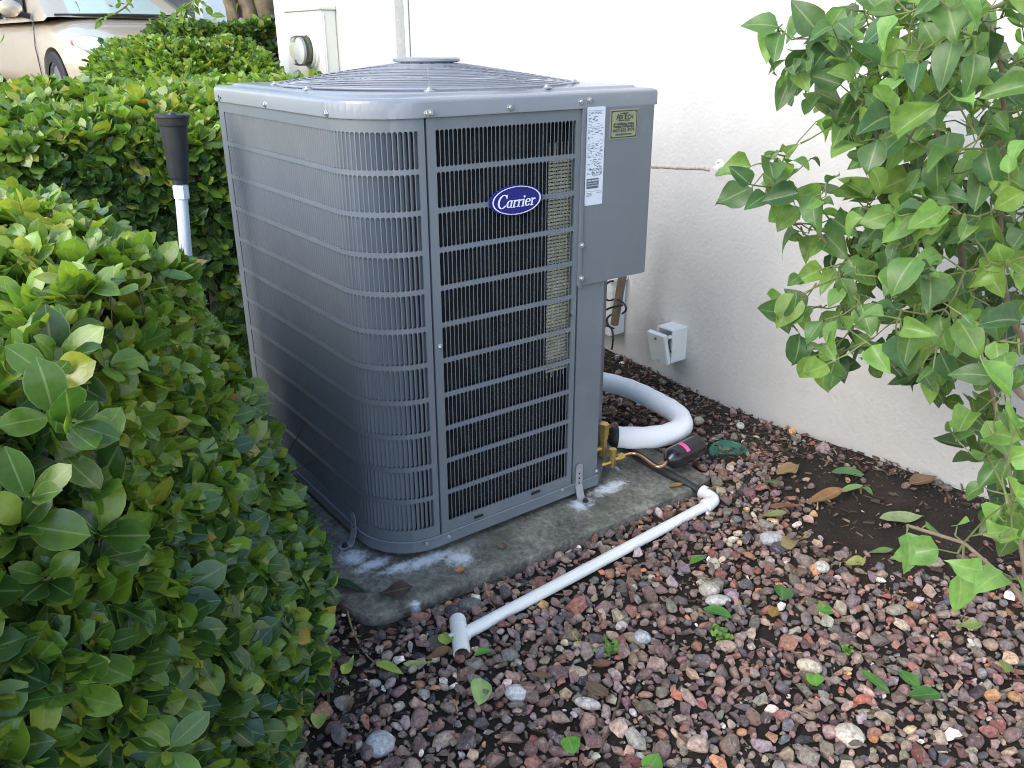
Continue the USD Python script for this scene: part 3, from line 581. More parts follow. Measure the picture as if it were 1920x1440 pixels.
obj('canister', lathe(d0, ax, [(-.014, .006), (-.012, .012), (0, .026), (.012, .034), (.022, .0365), (L - .02, .0365), (L - .008, .033), (L + .004, .02), (L + .012, .008), (L + .02, .007)], 28), 'black_paint', dr, smooth=40)
stv = []; sd = np.cross(ax, [0, 0, 1.0])
for k in range(9):
    th = math.radians(35 + k * 9)
    for o in (.048, .066): stv.append(d0 + ax * o + (-sd * -math.cos(th) + np.array([0, 0, 1]) * math.sin(th)) * .0371)
obj('pink_sticker', T(stv, [[2 * k + a for a in t] for k in range(8) for t in ((0, 1, 3), (0, 3, 2))]), 'pink_sticker', dr, smooth=True)
cl = spline([(.882, .043, .052), (.93, .028, .051), d0 - ax * .06 + [0, 0, -.004], d0 - ax * .012], 18)
obj('copper_line', tube(cl, .0048, 10), 'copper', dr, smooth=True)
dp = thing('drain_pipe', 'white plastic drain pipe lying on the gravel with an elbow and open tee', 'drain pipe')
zp = -.016
A0 = onz(1343, 938, zp); A1 = onz(872, 1188, zp)
obj('black_hose', tube(spline([onz(1120, 800, .02), onz(1180, 842, .018), onz(1215, 868, .016), onz(1262, 893, .012), onz(1308, 918, -.008), onz(1318, 924, -.016)], 20), .0135, 12), 'black_rubber', dp, smooth=True)
dA = A1 - A0; dA /= np.linalg.norm(dA); up_ = onz(1314, 920, zp + .006) - A0; up_ /= np.linalg.norm(up_)
obj('pipe', tube([A0 + dA * .03, A0 + dA * .3, A1 + dA * .03], .0158, 18), 'pvc', dp, smooth=40)
elb = spline([A0 + up_ * .050, A0 + up_ * .022, A0 + up_ * .006 + dA * .006, A0 + dA * .022, A0 + dA * .050], 16)
obj('elbow', [tube(elb, .0185, 18), lathe(A0 + up_ * .040, up_, [(0, .0215), (.018, .0215), (.018, .014)], 18), lathe(A0 + dA * .036, dA, [(0, .0215), (.018, .0215), (.018, .0158)], 18)], 'pvc', dp, smooth=40)
t0, t1 = onz(858, 1162, zp + .006), onz(866, 1226, zp); td = t1 - t0; tl = np.linalg.norm(td); td /= tl
tc_ = t0 + td * tl * .42
obj('tee', [lathe(t0, td, [(-.012, .001), (-.010, .010), (-.004, .0185), (.004, .0205), (tl, .0205), (tl, .0165), (tl - .05, .0160)], 22), lathe(A1 + dA * .045, -dA, [(0, .016), (.045, .0195), (.048, .0195), (.048, .0158)], 18)], 'pvc', dp, smooth=40)
obj('tee_collar', lathe(t0 + td * .026, td, [(0, .0206), (.001, .0214), (.0035, .0214), (.0045, .0206)], 22), 'pvc', dp, smooth=True)
gd = thing('valve_cover', 'round green plastic irrigation cover half buried in dark soil', 'cover')
gc = onz(1366, 852, -.035); tl_ = np.array([-.10, -.22, 1]); tl_ /= np.linalg.norm(tl_)
obj('lid_disc', lathe(gc + [0.01, 0, -.006], tl_, [(-.03, .075), (.004, .075), (.008, .073), (.009, .066), (.007, .064), (.007, 0)], 40), 'green_plastic', gd, smooth=30)
obj('rim_groove', lathe(gc + [0.01, 0, -.006], tl_, [(.0068, .056), (.0085, .055), (.0085, .052), (.0068, .051)], 36), 'green_plastic', gd, smooth=30)

# outlet box with its cover hanging open
ob = thing('outlet_box', 'small white outlet box on the wall with its cover hanging loose', 'outlet box')
y0, y1, z0, z1 = .498, .585, .075, .215
bw_ = .085
shell = Manifold.cube((bw_, y1 - y0, z1 - z0)).translate((WALL_X - bw_, y0, z0)) - Manifold.cube((bw_, y1 - y0 - .012, z1 - z0 - .012)).translate((WALL_X - bw_ - .01, y0 + .006, z0 + .006))
mm = shell.to_mesh(); obj('box_body', T(mm.vert_properties[:, :3], mm.tri_verts), 'box_white', ob)
cv = bx((-.022, y0 - .004, 0), (0, y1 + .004, z1 - z0 - .004), .003)
cv.apply_transform(trimesh.transformations.rotation_matrix(-.26, [0, 1, 0])); cv.apply_translation((WALL_X - bw_ - .003, 0, z0 + .001))
cvo = obj('hanging_cover', cv, 'box_white', ob)
rot = trimesh.transformations.rotation_matrix(-.26, [0, 1, 0])[:3, :3]
for zz, mt in ((.115, 'tan_pipe'), (.012, 'screw_metal')):
    q = rot @ np.array([-.022, 0, zz]) + [WALL_X - bw_ - .003, (y0 + y1) / 2, z0 + .001]
    obj('screw', hexscrew(q, rot @ np.array([-1, 0, 0]), .004), mt, cvo)
obj('white_nut', lathe((WALL_X - bw_ - .002, y0 + .013, z1 - .03), (-1, 0, 0), [(-.02, .008), (.01, .008), (.012, 0)], 10), 'box_white', ob)
obj('loose_wire', tube(spline([(WALL_X - bw_ + .03, y0 + .03, z0 + .1), (WALL_X - bw_ - .008, y0 + .008, z0 + .07), (WALL_X - bw_ + .0, y0 + .004, z0 + .045), (WALL_X - bw_ + .02, y0 + .02, z0 + .02)], 14), .0022, 6), 'black_rubber', ob)
# things on the wall behind the unit
jb = thing('junction_box', 'white electrical box on the wall behind the corner of the air conditioner', 'electrical box')
obj('box_body', bx((WALL_X - .09, .86, .09), (WALL_X, 1.02, .34), .006), 'box_white', jb)
obj('box_lid', bx((WALL_X - .10, .852, .335), (WALL_X, 1.028, .355), .004), 'box_white', jb)
tp = thing('brown_conduit', 'brown conduit dropping from under the control box behind the unit', 'conduit')
c0, c1 = onx(1170, 500, 1.5), onx(1152, 608, 1.5)
obj('tube', tube([c0 + (c0 - c1) * .9, c0, c1], .0175, 14), 'tan_pipe', tp, smooth=40)
for k, pl in enumerate(([(1131, 545), (1140, 530), (1150, 527)], [(1131, 556), (1146, 563), (1160, 562), (1172, 572), (1167, 588)], [(1131, 585), (1148, 576), (1168, 572)], [(1140, 612), (1137, 600), (1150, 588)], [(1130, 612), (1142, 612), (1148, 620), (1147, 655)], [(1139, 598), (1143, 612), (1152, 616)])):
    wr = obj('black_wire', tube(spline([onx(u, v, 1.5 + .02 * math.sin(k * 2 + i)) for i, (u, v) in enumerate(pl)], 14), .0042, 6), 'black_rubber', tp, smooth=True)
# electricity meter
me = thing('electric_meter', 'cream electric meter box with round glass meter on the white wall', 'electric meter')
yA, yB, zT = 3.38, 3.93, 1.475
obj('cabinet', bx((WALL_X2 - .10, yA, .55), (WALL_X2, yB, zT), .006), 'meter_box', me)
obj('cabinet_cap', bx((WALL_X2 - .115, yA - .012, zT), (WALL_X2, yB + .012, zT + .025), .005), 'meter_box', me)
obj('side_seam', bx((WALL_X2 - .082, yA - .004, .56), (WALL_X2 - .080, yA, zT - .02)), 'trim_paint', me)
mc = onx(585, 95, WALL_X2 - .10); mc = np.array([WALL_X2 - .10, mc[1], mc[2]])
obj('meter_ring', lathe(mc, (-1, 0, 0), [(0, .115), (.012, .112), (.018, .098), (.03, .098), (.032, .09)], 36), 'meter_box', me, smooth=40)
obj('meter_body', lathe(mc, (-1, 0, 0), [(.0, .075), (.045, .075), (.05, .07), (.05, 0)], 30), 'plate_gold', me, smooth=40)
obj('meter_glass', lathe(mc, (-1, 0, 0), [(.03, .088), (.10, .088), (.115, .082), (.118, 0)], 36), 'meter_glass', me, smooth=40)
obj('meter_face', lathe(mc, (-1, 0, 0), [(.07, .078), (.085, .078), (.0852, 0)], 30), 'badge_white', me, smooth=40)

# sprinkler on its riser
sr = thing('sprinkler_riser', 'black pop-up sprinkler on a tall white plastic riser by the hedge', 'sprinkler')
ysp = .75; s0, s1, s2 = ony(356, 560, ysp), ony(338, 345, ysp), ony(322, 212, ysp); sdir = s2 - s1; sdir /= np.linalg.norm(sdir)
sb_ = s1 + (s0 - s1) / np.linalg.norm(s0 - s1) * 1.0
obj('riser_pipe', tube([sb_, s0, s1], .0168, 16), 'pvc_blue', sr, smooth=40)
obj('coupling', lathe(s1 - sdir * .04, sdir, [(0, .0168), (.001, .0215), (.036, .0215), (.037, .017), (.05, .016)], 8), 'pvc_blue', sr)
Ls = np.linalg.norm(s2 - s1)
bd = obj('sprinkler_body', lathe(s1, sdir, [(0, .020), (.012, .020), (.018, .026), (.05, .0285), (Ls * .70, .034), (Ls * .72, .0345), (Ls - .03, .036)], 28), 'black_plastic', sr, smooth=35)
obj('sprinkler_cap', lathe(s1, sdir, [(Ls - .032, .036), (Ls - .030, .041), (Ls - .012, .043), (Ls - .010, .0455), (Ls - .004, .0455), (Ls - .002, .043), (Ls - .006, .032), (Ls - .004, .012), (Ls + .002, .010), (Ls + .002, 0)], 28), 'black_plastic', sr, smooth=30)

# ------------------------------------------------------------------ leaves
def leaf_shape(kind, nu, nv):
    """unit leaf: u across in -1..1, v along in 0..1 -> half width at v"""
    v = np.linspace(0, 1, nv)
    if kind == 'oval': w = np.sin(PI * np.clip(v, 0, 1) ** 1.12) ** 0.58
    elif kind == 'point': w = np.sin(PI * v ** 0.62) ** 0.85 * (1 - .25 * v)
    else: w = np.where(v < .3, np.sin(PI / 2 * np.clip(v / .3, 0, 1)) ** .6, np.cos(PI / 2 * np.clip((v - .3) / .7, 0, 1)) ** .95)
    w[0] = .05; w[-1] = .02
    return np.linspace(-1, 1, nu), v, w
def leaves(pos, axis_, nrm, length, width, curl, cup, tint, kind='oval', nu=5, nv=7, wave=None):
    """all leaves as stacked arrays: vertices (N, nu*nv, 3), faces of one, uv of one, tint"""
    N = len(pos); u, v, w = leaf_shape(kind, nu, nv); U, V_ = np.meshgrid(u, v); U, V_ = U.ravel(), V_.ravel(); Wv = np.repeat(w, nu)
    a = axis_ / np.linalg.norm(axis_, axis=1, keepdims=True); n = nrm - a * (nrm * a).sum(1, keepdims=True); n /= np.linalg.norm(n, axis=1, keepdims=True) + 1e-9; s = np.cross(a, n)
    X = (U * Wv)[None] * width[:, None] * .5
    al = curl[:, None] * V_[None]
    Yl = length[:, None] * np.where(np.abs(al) > 1e-3, np.sin(al) / np.where(np.abs(al) > 1e-3, curl[:, None], 1), V_[None])
    Zl = -length[:, None] * np.where(np.abs(al) > 1e-3, (1 - np.cos(al)) / np.where(np.abs(al) > 1e-3, curl[:, None], 1), 0)
    Zl = Zl + cup[:, None] * X ** 2 * 2.2 / (width[:, None] + 1e-9)
    if wave is not None: Zl = Zl + wave[:, None] * width[:, None] * np.sin(V_[None] * 7 + np.arange(N)[:, None]) * (U[None] * np.abs(U[None])) * .5
    P = pos[:, None] + X[..., None] * s[:, None] + Yl[..., None] * a[:, None] + Zl[..., None] * n[:, None]
    F = []
    for i in range(nv - 1):
        for j in range(nu - 1):
            k = i * nu + j; F += [[k, k + 1, k + nu + 1], [k, k + nu + 1, k + nu]]
    return P, np.array(F), np.c_[(U + 1) / 2, V_], tint
def join_leaves(Ls):
    V, F, UV, C = [], [], [], []; n = 0
    for P, f, uv, t in Ls:
        N, k, _ = P.shape
        if N == 0: continue
        V.append(P.reshape(-1, 3)); F.append((f[None] + (np.arange(N) * k)[:, None, None] + n).reshape(-1, 3)); UV.append(np.tile(uv, (N, 1))); C.append(np.repeat(t, k, 0)); n += N * k
    return T(np.vstack(V), np.vstack(F)), np.vstack(UV), np.vstack(C)
def put_leaves(parent, Ls, mat_, single=0, name='leaf'):
    """the leaves that show largest become parts of their own, the rest one part"""
    if single:
        sc_ = []
        for i, (P, f, uv, t) in enumerate(Ls):
            q = proj(P.reshape(-1, 3)).reshape(P.shape)
            ext_ = (q[..., :2].max(1) - q[..., :2].min(1)).prod(1); cen = q[..., :2].mean(1)
            ok = (cen[:, 0] > -20) & (cen[:, 0] < 1940) & (cen[:, 1] > -20) & (cen[:, 1] < 1460) & (q[..., 2].min(1) > .1)
            # hidden behind closer leaves? keep the front one of each small picture cell
            for j in np.nonzero(ok)[0]: sc_.append((ext_[j], i, j, cen[j], q[j, :, 2].mean()))
        cell = {}
        for s_ in sc_:
            k = (int(s_[3][0] // 22), int(s_[3][1] // 22))
            if k not in cell or s_[4] < cell[k][4]: cell[k] = s_
        best = sorted(cell.values(), key=lambda s_: -s_[0])[:single]
        take = {}
        for s_ in best: take.setdefault(s_[1], []).append(s_[2])
        rest = []
        for i, (P, f, uv, t) in enumerate(Ls):
            m = np.zeros(len(P), bool); m[take.get(i, [])] = True
            for j in np.nonzero(m)[0]: obj(name, T(P[j], f), mat_, parent, smooth=True, uv=uv, col=t[j])
            rest.append((P[~m], f, uv, t[~m]))
        Ls = rest
    m, uv, col = join_leaves(Ls)
    o = obj('foliage', m, mat_, parent, smooth=True, uv=uv, col=col)
    if single: tag(o, kind='stuff')
def unit(v): return v / (np.linalg.norm(v, axis=-1, keepdims=True) + 1e-9)
def rand_dirs(r, n): return unit(r.normal(size=(n, 3)))
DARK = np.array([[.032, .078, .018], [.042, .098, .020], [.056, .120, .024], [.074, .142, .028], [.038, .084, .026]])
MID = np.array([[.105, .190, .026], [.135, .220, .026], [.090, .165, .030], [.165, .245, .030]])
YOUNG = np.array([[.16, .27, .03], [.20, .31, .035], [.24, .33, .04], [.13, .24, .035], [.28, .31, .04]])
RUST = np.array([[.36, .20, .05], [.38, .26, .05], [.32, .14, .05], [.36, .30, .06]])
def whorls(r, P, Nn, size, young, nl=(4, 7), upb=.55, spread=.95):
    """clusters of leaves at twig tips"""
    out = dict(pos=[], ax=[], nr=[], ln=[], wd=[], cu=[], cp=[], ti=[]); tw = []
    for p, n_, yg in zip(P, Nn, young):
        d = unit(n_ + np.array([0, 0, upb]) + r.normal(0, .35, 3)); k = r.integers(nl[0], nl[1]); a0 = r.uniform(0, 6.28)
        e1 = unit(np.cross(d, [.3, .9, .1])); e2 = np.cross(d, e1); s = size * r.uniform(.75, 1.25)
        for j in range(k):
            inner = j >= k - 2 and r.random() < .7
            a = a0 + j * 2.39996 + r.normal(0, .2); sp = (spread if not inner else .35) + r.normal(0, .30)
            ax_ = d * math.cos(sp) + (e1 * math.cos(a) + e2 * math.sin(a)) * math.sin(sp)
            nr = d * math.sin(sp) - (e1 * math.cos(a) + e2 * math.sin(a)) * math.cos(sp) + r.normal(0, .18, 3)
            l = s * (r.uniform(.8, 1.15) if not inner else r.uniform(.35, .65))
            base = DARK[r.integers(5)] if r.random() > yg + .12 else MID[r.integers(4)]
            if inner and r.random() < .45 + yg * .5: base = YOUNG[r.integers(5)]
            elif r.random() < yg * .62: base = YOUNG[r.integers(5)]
            if yg > .5 and r.random() < .035 and inner: base = RUST[r.integers(4)]
            if r.random() < .006: base = RUST[r.integers(4)]
            out['pos'].append(p + ax_ * .006 - d * (.02 * (not inner)) * r.random()); out['ax'].append(ax_); out['nr'].append(nr); out['ln'].append(l); out['wd'].append(l * r.uniform(.50, .76)); out['cu'].append(r.normal(.18, .32)); out['cp'].append(r.uniform(-.05, .28)); out['ti'].append(base * r.uniform(.82, 1.2))
        tw.append((p + d * .005, p - d * size * r.uniform(1.2, 2.4) + r.normal(0, size * .25, 3)))
    return {k: np.array(v) for k, v in out.items()}, tw
def leaves_of(o, kind='oval', nu=5, nv=7, wave=True, seed=0):
    r = np.random.default_rng(seed)
    return leaves(o['pos'], o['ax'], o['nr'], o['ln'], o['wd'], o['cu'], o['cp'], o['ti'], kind, nu, nv, wave=r.normal(0, .09, len(o['pos'])) if wave else None)
def twig_mesh(tw, r0=.0016, n=3):
    return [tube([a, (a + b) / 2 + (np.random.default_rng(i).normal(0, .004, 3)), b], [r0 * .8, r0, r0 * 1.5], n, caps=False) for i, (a, b) in enumerate(tw)]
def filler(r, sampler, n, size, tints=DARK, bright=.75):  # dimmed dark tints paint the shade inside the hedge
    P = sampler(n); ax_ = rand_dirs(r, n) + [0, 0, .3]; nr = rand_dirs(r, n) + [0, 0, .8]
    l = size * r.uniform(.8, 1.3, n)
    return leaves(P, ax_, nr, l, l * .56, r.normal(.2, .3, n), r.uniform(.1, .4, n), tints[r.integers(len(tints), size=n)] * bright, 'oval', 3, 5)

def fb(x, y, s, k=0):
    x, y = np.asarray(x, float) * s, np.asarray(y, float) * s
    return (np.sin(1.9 * x + 2.3 * np.sin(1.3 * y + k) + k) + np.sin(2.3 * y + 1.7 * np.sin(1.7 * x + 2 * k)) + .6 * np.sin(5.1 * x - 3.7 * y + 3 * k) + .6 * np.sin(4.3 * y + 6.1 * x + k)) / 3.2
# near hedge: rounded block left of the unit, corner towards the camera
def A_top(x, y): return .775 + np.clip(-.24 - x, 0, .34) * .62 - .10 * smoothstep(-y, .15, .75) - .25 * smoothstep(x, -.34, -.16) - .12 * smoothstep(y, .15, .5) * smoothstep(x, -.55, -.3) + .035 * fb(x, y, 3.0)
def A_edge(y, z):
    """x of the right-hand side of the near hedge"""
    c_ = np.interp(y, [-.95, -.75, -.5, -.25, 0, .25, .5, .8], [-.98, -.79, -.55, -.36, -.225, -.195, -.21, -.30])
    return c_ - .055 * smoothstep(z, .22, .45) - .125 * smoothstep(z, .45, .85) + .03 * (1 - smoothstep(z, .05, .25)) + .028 * fb(y, z, 4.0, 1)
r = np.random.default_rng(21)
PA_, NA_, YA_ = [], [], []
for _ in range(2700):
    y = r.uniform(-.95, .68); z = r.uniform(.02, .86); x = float(A_edge(np.array(y), np.array(z))) - abs(r.normal(0, .028))
    if z > A_top(np.array(x), np.array(y)) : continue
    if z < .06 and r.random() < .5: continue
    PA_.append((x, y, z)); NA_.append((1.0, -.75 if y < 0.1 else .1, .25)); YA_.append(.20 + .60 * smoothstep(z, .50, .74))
for _ in range(1900):
    x, y = r.uniform(-1.45, -.2), r.uniform(-.8, .66)
    zt = float(A_top(np.array(x), np.array(y)))
    if x > float(A_edge(np.array(y), np.array(zt))): continue
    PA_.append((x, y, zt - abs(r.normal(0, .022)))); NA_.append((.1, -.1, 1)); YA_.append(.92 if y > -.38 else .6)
for _ in range(1100):   # the face towards the camera, left of its corner
    x, z = r.uniform(-1.5, -.7), r.uniform(.02, .95)
    y = -.52 + .05 * r.normal() - .05
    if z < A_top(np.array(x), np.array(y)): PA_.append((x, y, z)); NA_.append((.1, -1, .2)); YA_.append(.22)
PA_, NA_, YA_ = map(np.array, (PA_, NA_, YA_))
near_ok = np.linalg.norm(PA_ - EYE, axis=1) > 1.03
PA_, NA_, YA_ = PA_[near_ok], NA_[near_ok], YA_[near_ok]
top = YA_ > .5
h1 = thing('near_hedge', 'clipped green hedge closest to the camera, yellowish on top, left foreground', 'hedge')
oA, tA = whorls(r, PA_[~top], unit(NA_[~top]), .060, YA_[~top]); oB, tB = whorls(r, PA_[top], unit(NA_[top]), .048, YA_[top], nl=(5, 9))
def sA(n):
    P = []
    while len(P) < n:
        y, z = r.uniform(-.75, .62), r.uniform(.0, .95); x = float(A_edge(np.array(y), np.array(z))) - .03 - abs(r.normal(0, .13))
        if z < A_top(np.array(x), np.array(y)) - .03: P.append((x, y, z))
    return np.array(P)
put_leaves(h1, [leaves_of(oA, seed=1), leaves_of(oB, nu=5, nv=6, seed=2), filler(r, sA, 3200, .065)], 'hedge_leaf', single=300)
def far_tw(tw): return [t for t in tw]
obj('twigs', twig_mesh(tA + tB), 'twig', h1)
for k, (x, y) in enumerate([(-.40, -.17), (-.38, .05), (-.56, -.30), (-.50, .25), (-.72, -.45), (-.66, .1), (-.9, -.35), (-.40, .35)]):
    rr = np.random.default_rng(k); z0 = float(ground_z(np.array(x), np.array(y)))
    pts = [(x, y, z0 - .02), (x + rr.normal(0, .015) - .01, y + rr.normal(0, .015), .12), (x - .06 + rr.normal(0, .03), y + .02 + rr.normal(0, .03), .32), (x - .14 + rr.normal(0, .04), y + .05 + rr.normal(0, .04), .58)]
    obj('stem', tube(spline(pts, 10), np.linspace(.010, .005, 10), 8), 'bark', h1, smooth=True)

# hedges further back
def block_hedge(name, label, x0, x1, y0, y1, topf, nside, ntop, nfill, size, seed, singles, yside=.10, ytop=.75, zmin=.0, nu=3, nv=5, fx0=None):
    r = np.random.default_rng(seed); P, N, Y = [], [], []
    for _ in range(nside):
        f = r.random(); z = None
        if f < .72: x, y, n = r.uniform(x0, x1), y0 + abs(r.normal(0, .03)), (0, -1, .2)
        elif f < .88: x, y, n = x1 - abs(r.normal(0, .03)), r.uniform(y0, y1), (1, 0, .2)
        else: x, y, n = x0 + abs(r.normal(0, .03)), r.uniform(y0, y1), (-1, 0, .2)
        zt = float(topf(np.array(x), np.array(y))); z = zmin + (zt - zmin) * r.random() ** .7
        y += .05 * float(fb(x, z, 2.6, 1))
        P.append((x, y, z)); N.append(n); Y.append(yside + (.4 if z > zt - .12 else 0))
    for _ in range(ntop):
        x, y = r.uniform(x0, x1), y0 + (y1 - y0) * r.random() ** 1.25
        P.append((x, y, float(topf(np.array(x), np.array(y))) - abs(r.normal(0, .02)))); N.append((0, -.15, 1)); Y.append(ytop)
    P, N, Y = map(np.array, (P, N, Y))
    h = thing(name, label, 'hedge')
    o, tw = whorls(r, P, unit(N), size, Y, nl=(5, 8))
    def s_(n):
        x, y = r.uniform(x0, x1, n), y0 + .04 + np.abs(r.normal(0, .2, n)); zt = topf(x, y) - .05
        return np.c_[x, np.minimum(y, y1), zmin + (zt - zmin) * r.random(n)]
    def s2(n):
        x, y = r.uniform(x0, x1, n), r.uniform(y0, y1, n); return np.c_[x, y, topf(x, y) - .04 - np.abs(r.normal(0, .06, n))]
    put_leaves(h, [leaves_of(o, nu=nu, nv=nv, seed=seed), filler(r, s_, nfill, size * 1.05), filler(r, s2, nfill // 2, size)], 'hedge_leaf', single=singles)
    obj('twigs', twig_mesh(tw[::2]), 'twig', h)
    for k in range(max(3, int((x1 - x0) * 4))):
        x, y = r.uniform(x0 + .1, x1 - .1), r.uniform(y0 + .12, y0 + .4); zt = float(topf(np.array(x), np.array(y)))
        obj('stem', tube(spline([(x, y, zmin - .1), (x + r.normal(0, .03), y, zmin + .3), (x + r.normal(0, .08), y + r.normal(0, .05), zt - .15)], 7), np.linspace(.012, .006, 7), 6), 'bark', h, smooth=True)
    return h
B_top = lambda x, y: 1.075 + .045 * fb(x, y, 4.0, 2) + .03 * smoothstep(y, 1.3, 2.2) - .06 * (1 - smoothstep(y, 1.22, 1.42))
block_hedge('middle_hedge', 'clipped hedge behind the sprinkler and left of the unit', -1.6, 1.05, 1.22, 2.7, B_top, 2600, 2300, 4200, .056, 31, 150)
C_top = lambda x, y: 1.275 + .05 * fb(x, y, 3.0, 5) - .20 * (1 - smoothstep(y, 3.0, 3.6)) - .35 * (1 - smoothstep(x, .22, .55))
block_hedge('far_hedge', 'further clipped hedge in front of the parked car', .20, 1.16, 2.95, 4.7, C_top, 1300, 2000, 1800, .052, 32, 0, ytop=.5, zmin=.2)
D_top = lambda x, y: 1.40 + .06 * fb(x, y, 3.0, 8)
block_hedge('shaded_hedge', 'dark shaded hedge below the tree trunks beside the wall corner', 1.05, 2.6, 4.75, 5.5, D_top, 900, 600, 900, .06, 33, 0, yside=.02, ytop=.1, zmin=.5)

# ------------------------------------------------------------------ broad-leaved bush on the right
r = np.random.default_rng(51)
bush = thing('wall_bush', 'tall broad-leaved green bush against the wall at the right', 'bush')
ells = [(1860, 120, 190, 170, 110), (1700, 60, 170, 90, 62), (1600, 150, 110, 110, 34), (1510, 60, 60, 60, 12), (1490, 115, 35, 40, 7), (1790, 300, 160, 140, 66), (1880, 420, 130, 160, 60), (1640, 220, 70, 80, 16), (1760, 440, 120, 110, 46),
        (1660, 420, 80, 70, 18), (1560, 400, 90, 55, 15), (1480, 340, 75, 50, 15), (1440, 310, 35, 35, 6), (1545, 540, 85, 65, 18), (1490, 590, 40, 45, 7), (1660, 540, 90, 80, 26), (1760, 590, 90, 80, 20), (1640, 650, 110, 40, 13), (1740, 680, 60, 45, 7), (1550, 670, 40, 25, 6),
        (1870, 620, 90, 110, 26), (1850, 800, 60, 80, 9), (1900, 900, 60, 110, 12)]
bp = []
for cx_, cy_, rx, ry, n in ells:
    for _ in range(int(n * 1.12)):
        a, q = r.uniform(0, 2 * PI), math.sqrt(r.random()); u, v = cx_ + rx * q * math.cos(a), cy_ + ry * q * math.sin(a)
        edge = (u < 1640)
        t = r.uniform(1.75, 2.15) if edge else r.uniform(1.55, 2.25)
        if v > 720: t = r.uniform(1.6, 1.9)
        p_ = ont(u, v, t)
        if p_[0] < WALL_X - .06: bp.append(p_)
low = [(1700, 1000, 1.62), (1735, 985, 1.64), (1795, 985, 1.66), (1850, 1000, 1.66), (1905, 1010, 1.66), (1800, 1075, 1.62), (1845, 1070, 1.60), (1880, 1075, 1.62), (1910, 1085, 1.6), (1760, 1030, 1.62), (1895, 745, 1.45), (1905, 800, 1.45), (1890, 860, 1.5), (1905, 930, 1.5)]
bp = np.array(bp + [ont(*q) for q in low]); nlow = len(low)
nb = len(bp)
# twigs: every leaf hangs on a shoot that reaches the trunk by the shortest way
trunk_base = np.array([1.50, -1.30, -.05])
trunks = [spline([trunk_base, trunk_base + [-.03, .02, .3], ont(1830, 620, 1.95), ont(1790, 380, 1.95), ont(1720, 160, 1.98), ont(1640, 40, 2.0)], 22), spline([trunk_base + [.03, -.02, 0], trunk_base + [-.02, .0, .35], ont(1885, 560, 1.9), ont(1880, 300, 1.9), ont(1850, 20, 1.9)], 20),
          spline([trunk_base + [-.02, .03, 0], ont(1800, 590, 2.05), ont(1690, 500, 2.02), ont(1580, 480, 1.98), ont(1500, 380, 1.95), ont(1450, 310, 1.95)], 22), spline([trunk_base + [-.03, .0, 0], ont(1840, 1040, 1.66), ont(1770, 1000, 1.64), ont(1700, 985, 1.63)], 14)]
for k, tr in enumerate(trunks): obj('trunk' if k < 2 else 'branch', tube(tr, np.linspace(.014 if k < 2 else .007, .003, len(tr)), 8), 'bark', bush, smooth=True)
nodes = np.vstack(trunks); order = np.argsort(np.linalg.norm(bp[:, None] - nodes[None], axis=2).min(1)); sh = []; nl_ = [n for n in nodes]; outdir = np.zeros((nb, 3))
for i in order:
    A = np.array(nl_); k = np.argmin(np.linalg.norm(A - bp[i], axis=1) + np.where(np.arange(len(A)) < len(nodes), 0, .02)); a = A[k]; d = bp[i] - a; outdir[i] = d / (np.linalg.norm(d) + 1e-6)
    if np.linalg.norm(d) > .012: sh.append(tube([a, (a + bp[i]) / 2 + r.normal(0, .006, 3) - [0, 0, .004], bp[i]], [.0022, .0016, .0012], 4, caps=False))
    nl_.append((a + bp[i]) / 2 if r.random() < .5 else bp[i] * .85 + a * .15)
tag(obj('shoots', sh, 'twig_green', bush), kind='stuff')
BUSH = np.array([[.080, .160, .048], [.100, .190, .050], [.13, .23, .052], [.050, .110, .042], [.16, .26, .055], [.080, .140, .055]])
BRIGHT = np.array([[.17, .32, .075], [.20, .35, .075], [.15, .28, .075]])
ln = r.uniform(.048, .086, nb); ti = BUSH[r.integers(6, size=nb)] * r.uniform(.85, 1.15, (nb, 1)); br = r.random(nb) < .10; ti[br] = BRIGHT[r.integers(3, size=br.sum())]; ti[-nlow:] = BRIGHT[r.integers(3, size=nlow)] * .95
dep = np.linalg.norm(bp - EYE, axis=1); ti[dep > 2.05] *= .8  # leaves farther back get darker tints, painted inner shade
small = r.random(nb) < .22; ln[small] *= .6
ax_ = unit(outdir * .7 + r.normal(0, .45, (nb, 3)) + [-.25, -.15, -.35]); nr = unit(rand_dirs(r, nb) * .55 + [-.45, -.25, .8])
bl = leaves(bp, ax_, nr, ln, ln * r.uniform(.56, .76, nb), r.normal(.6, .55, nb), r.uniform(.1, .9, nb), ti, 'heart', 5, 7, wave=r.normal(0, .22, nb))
# leaves deeper in, tints darkened for the shade inside the bush
n2 = 480; P2 = []
while len(P2) < n2:
    cx_, cy_, rx, ry, n = ells[r.integers(len(ells))]
    if cx_ < 1600: continue
    a, q = r.uniform(0, 2 * PI), math.sqrt(r.random()) * .9; p_ = ont(cx_ + rx * q * math.cos(a), cy_ + ry * q * math.sin(a), r.uniform(2.05, 2.55))
    if p_[0] < WALL_X - .05: P2.append(p_)
P2 = np.array(P2); l2 = r.uniform(.05, .085, n2)
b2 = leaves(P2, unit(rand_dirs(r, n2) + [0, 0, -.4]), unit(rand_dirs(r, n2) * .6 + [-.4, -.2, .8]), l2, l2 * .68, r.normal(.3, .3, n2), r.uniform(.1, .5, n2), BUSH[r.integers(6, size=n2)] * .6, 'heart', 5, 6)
put_leaves(bush, [bl, b2], 'bush_leaf', single=300)

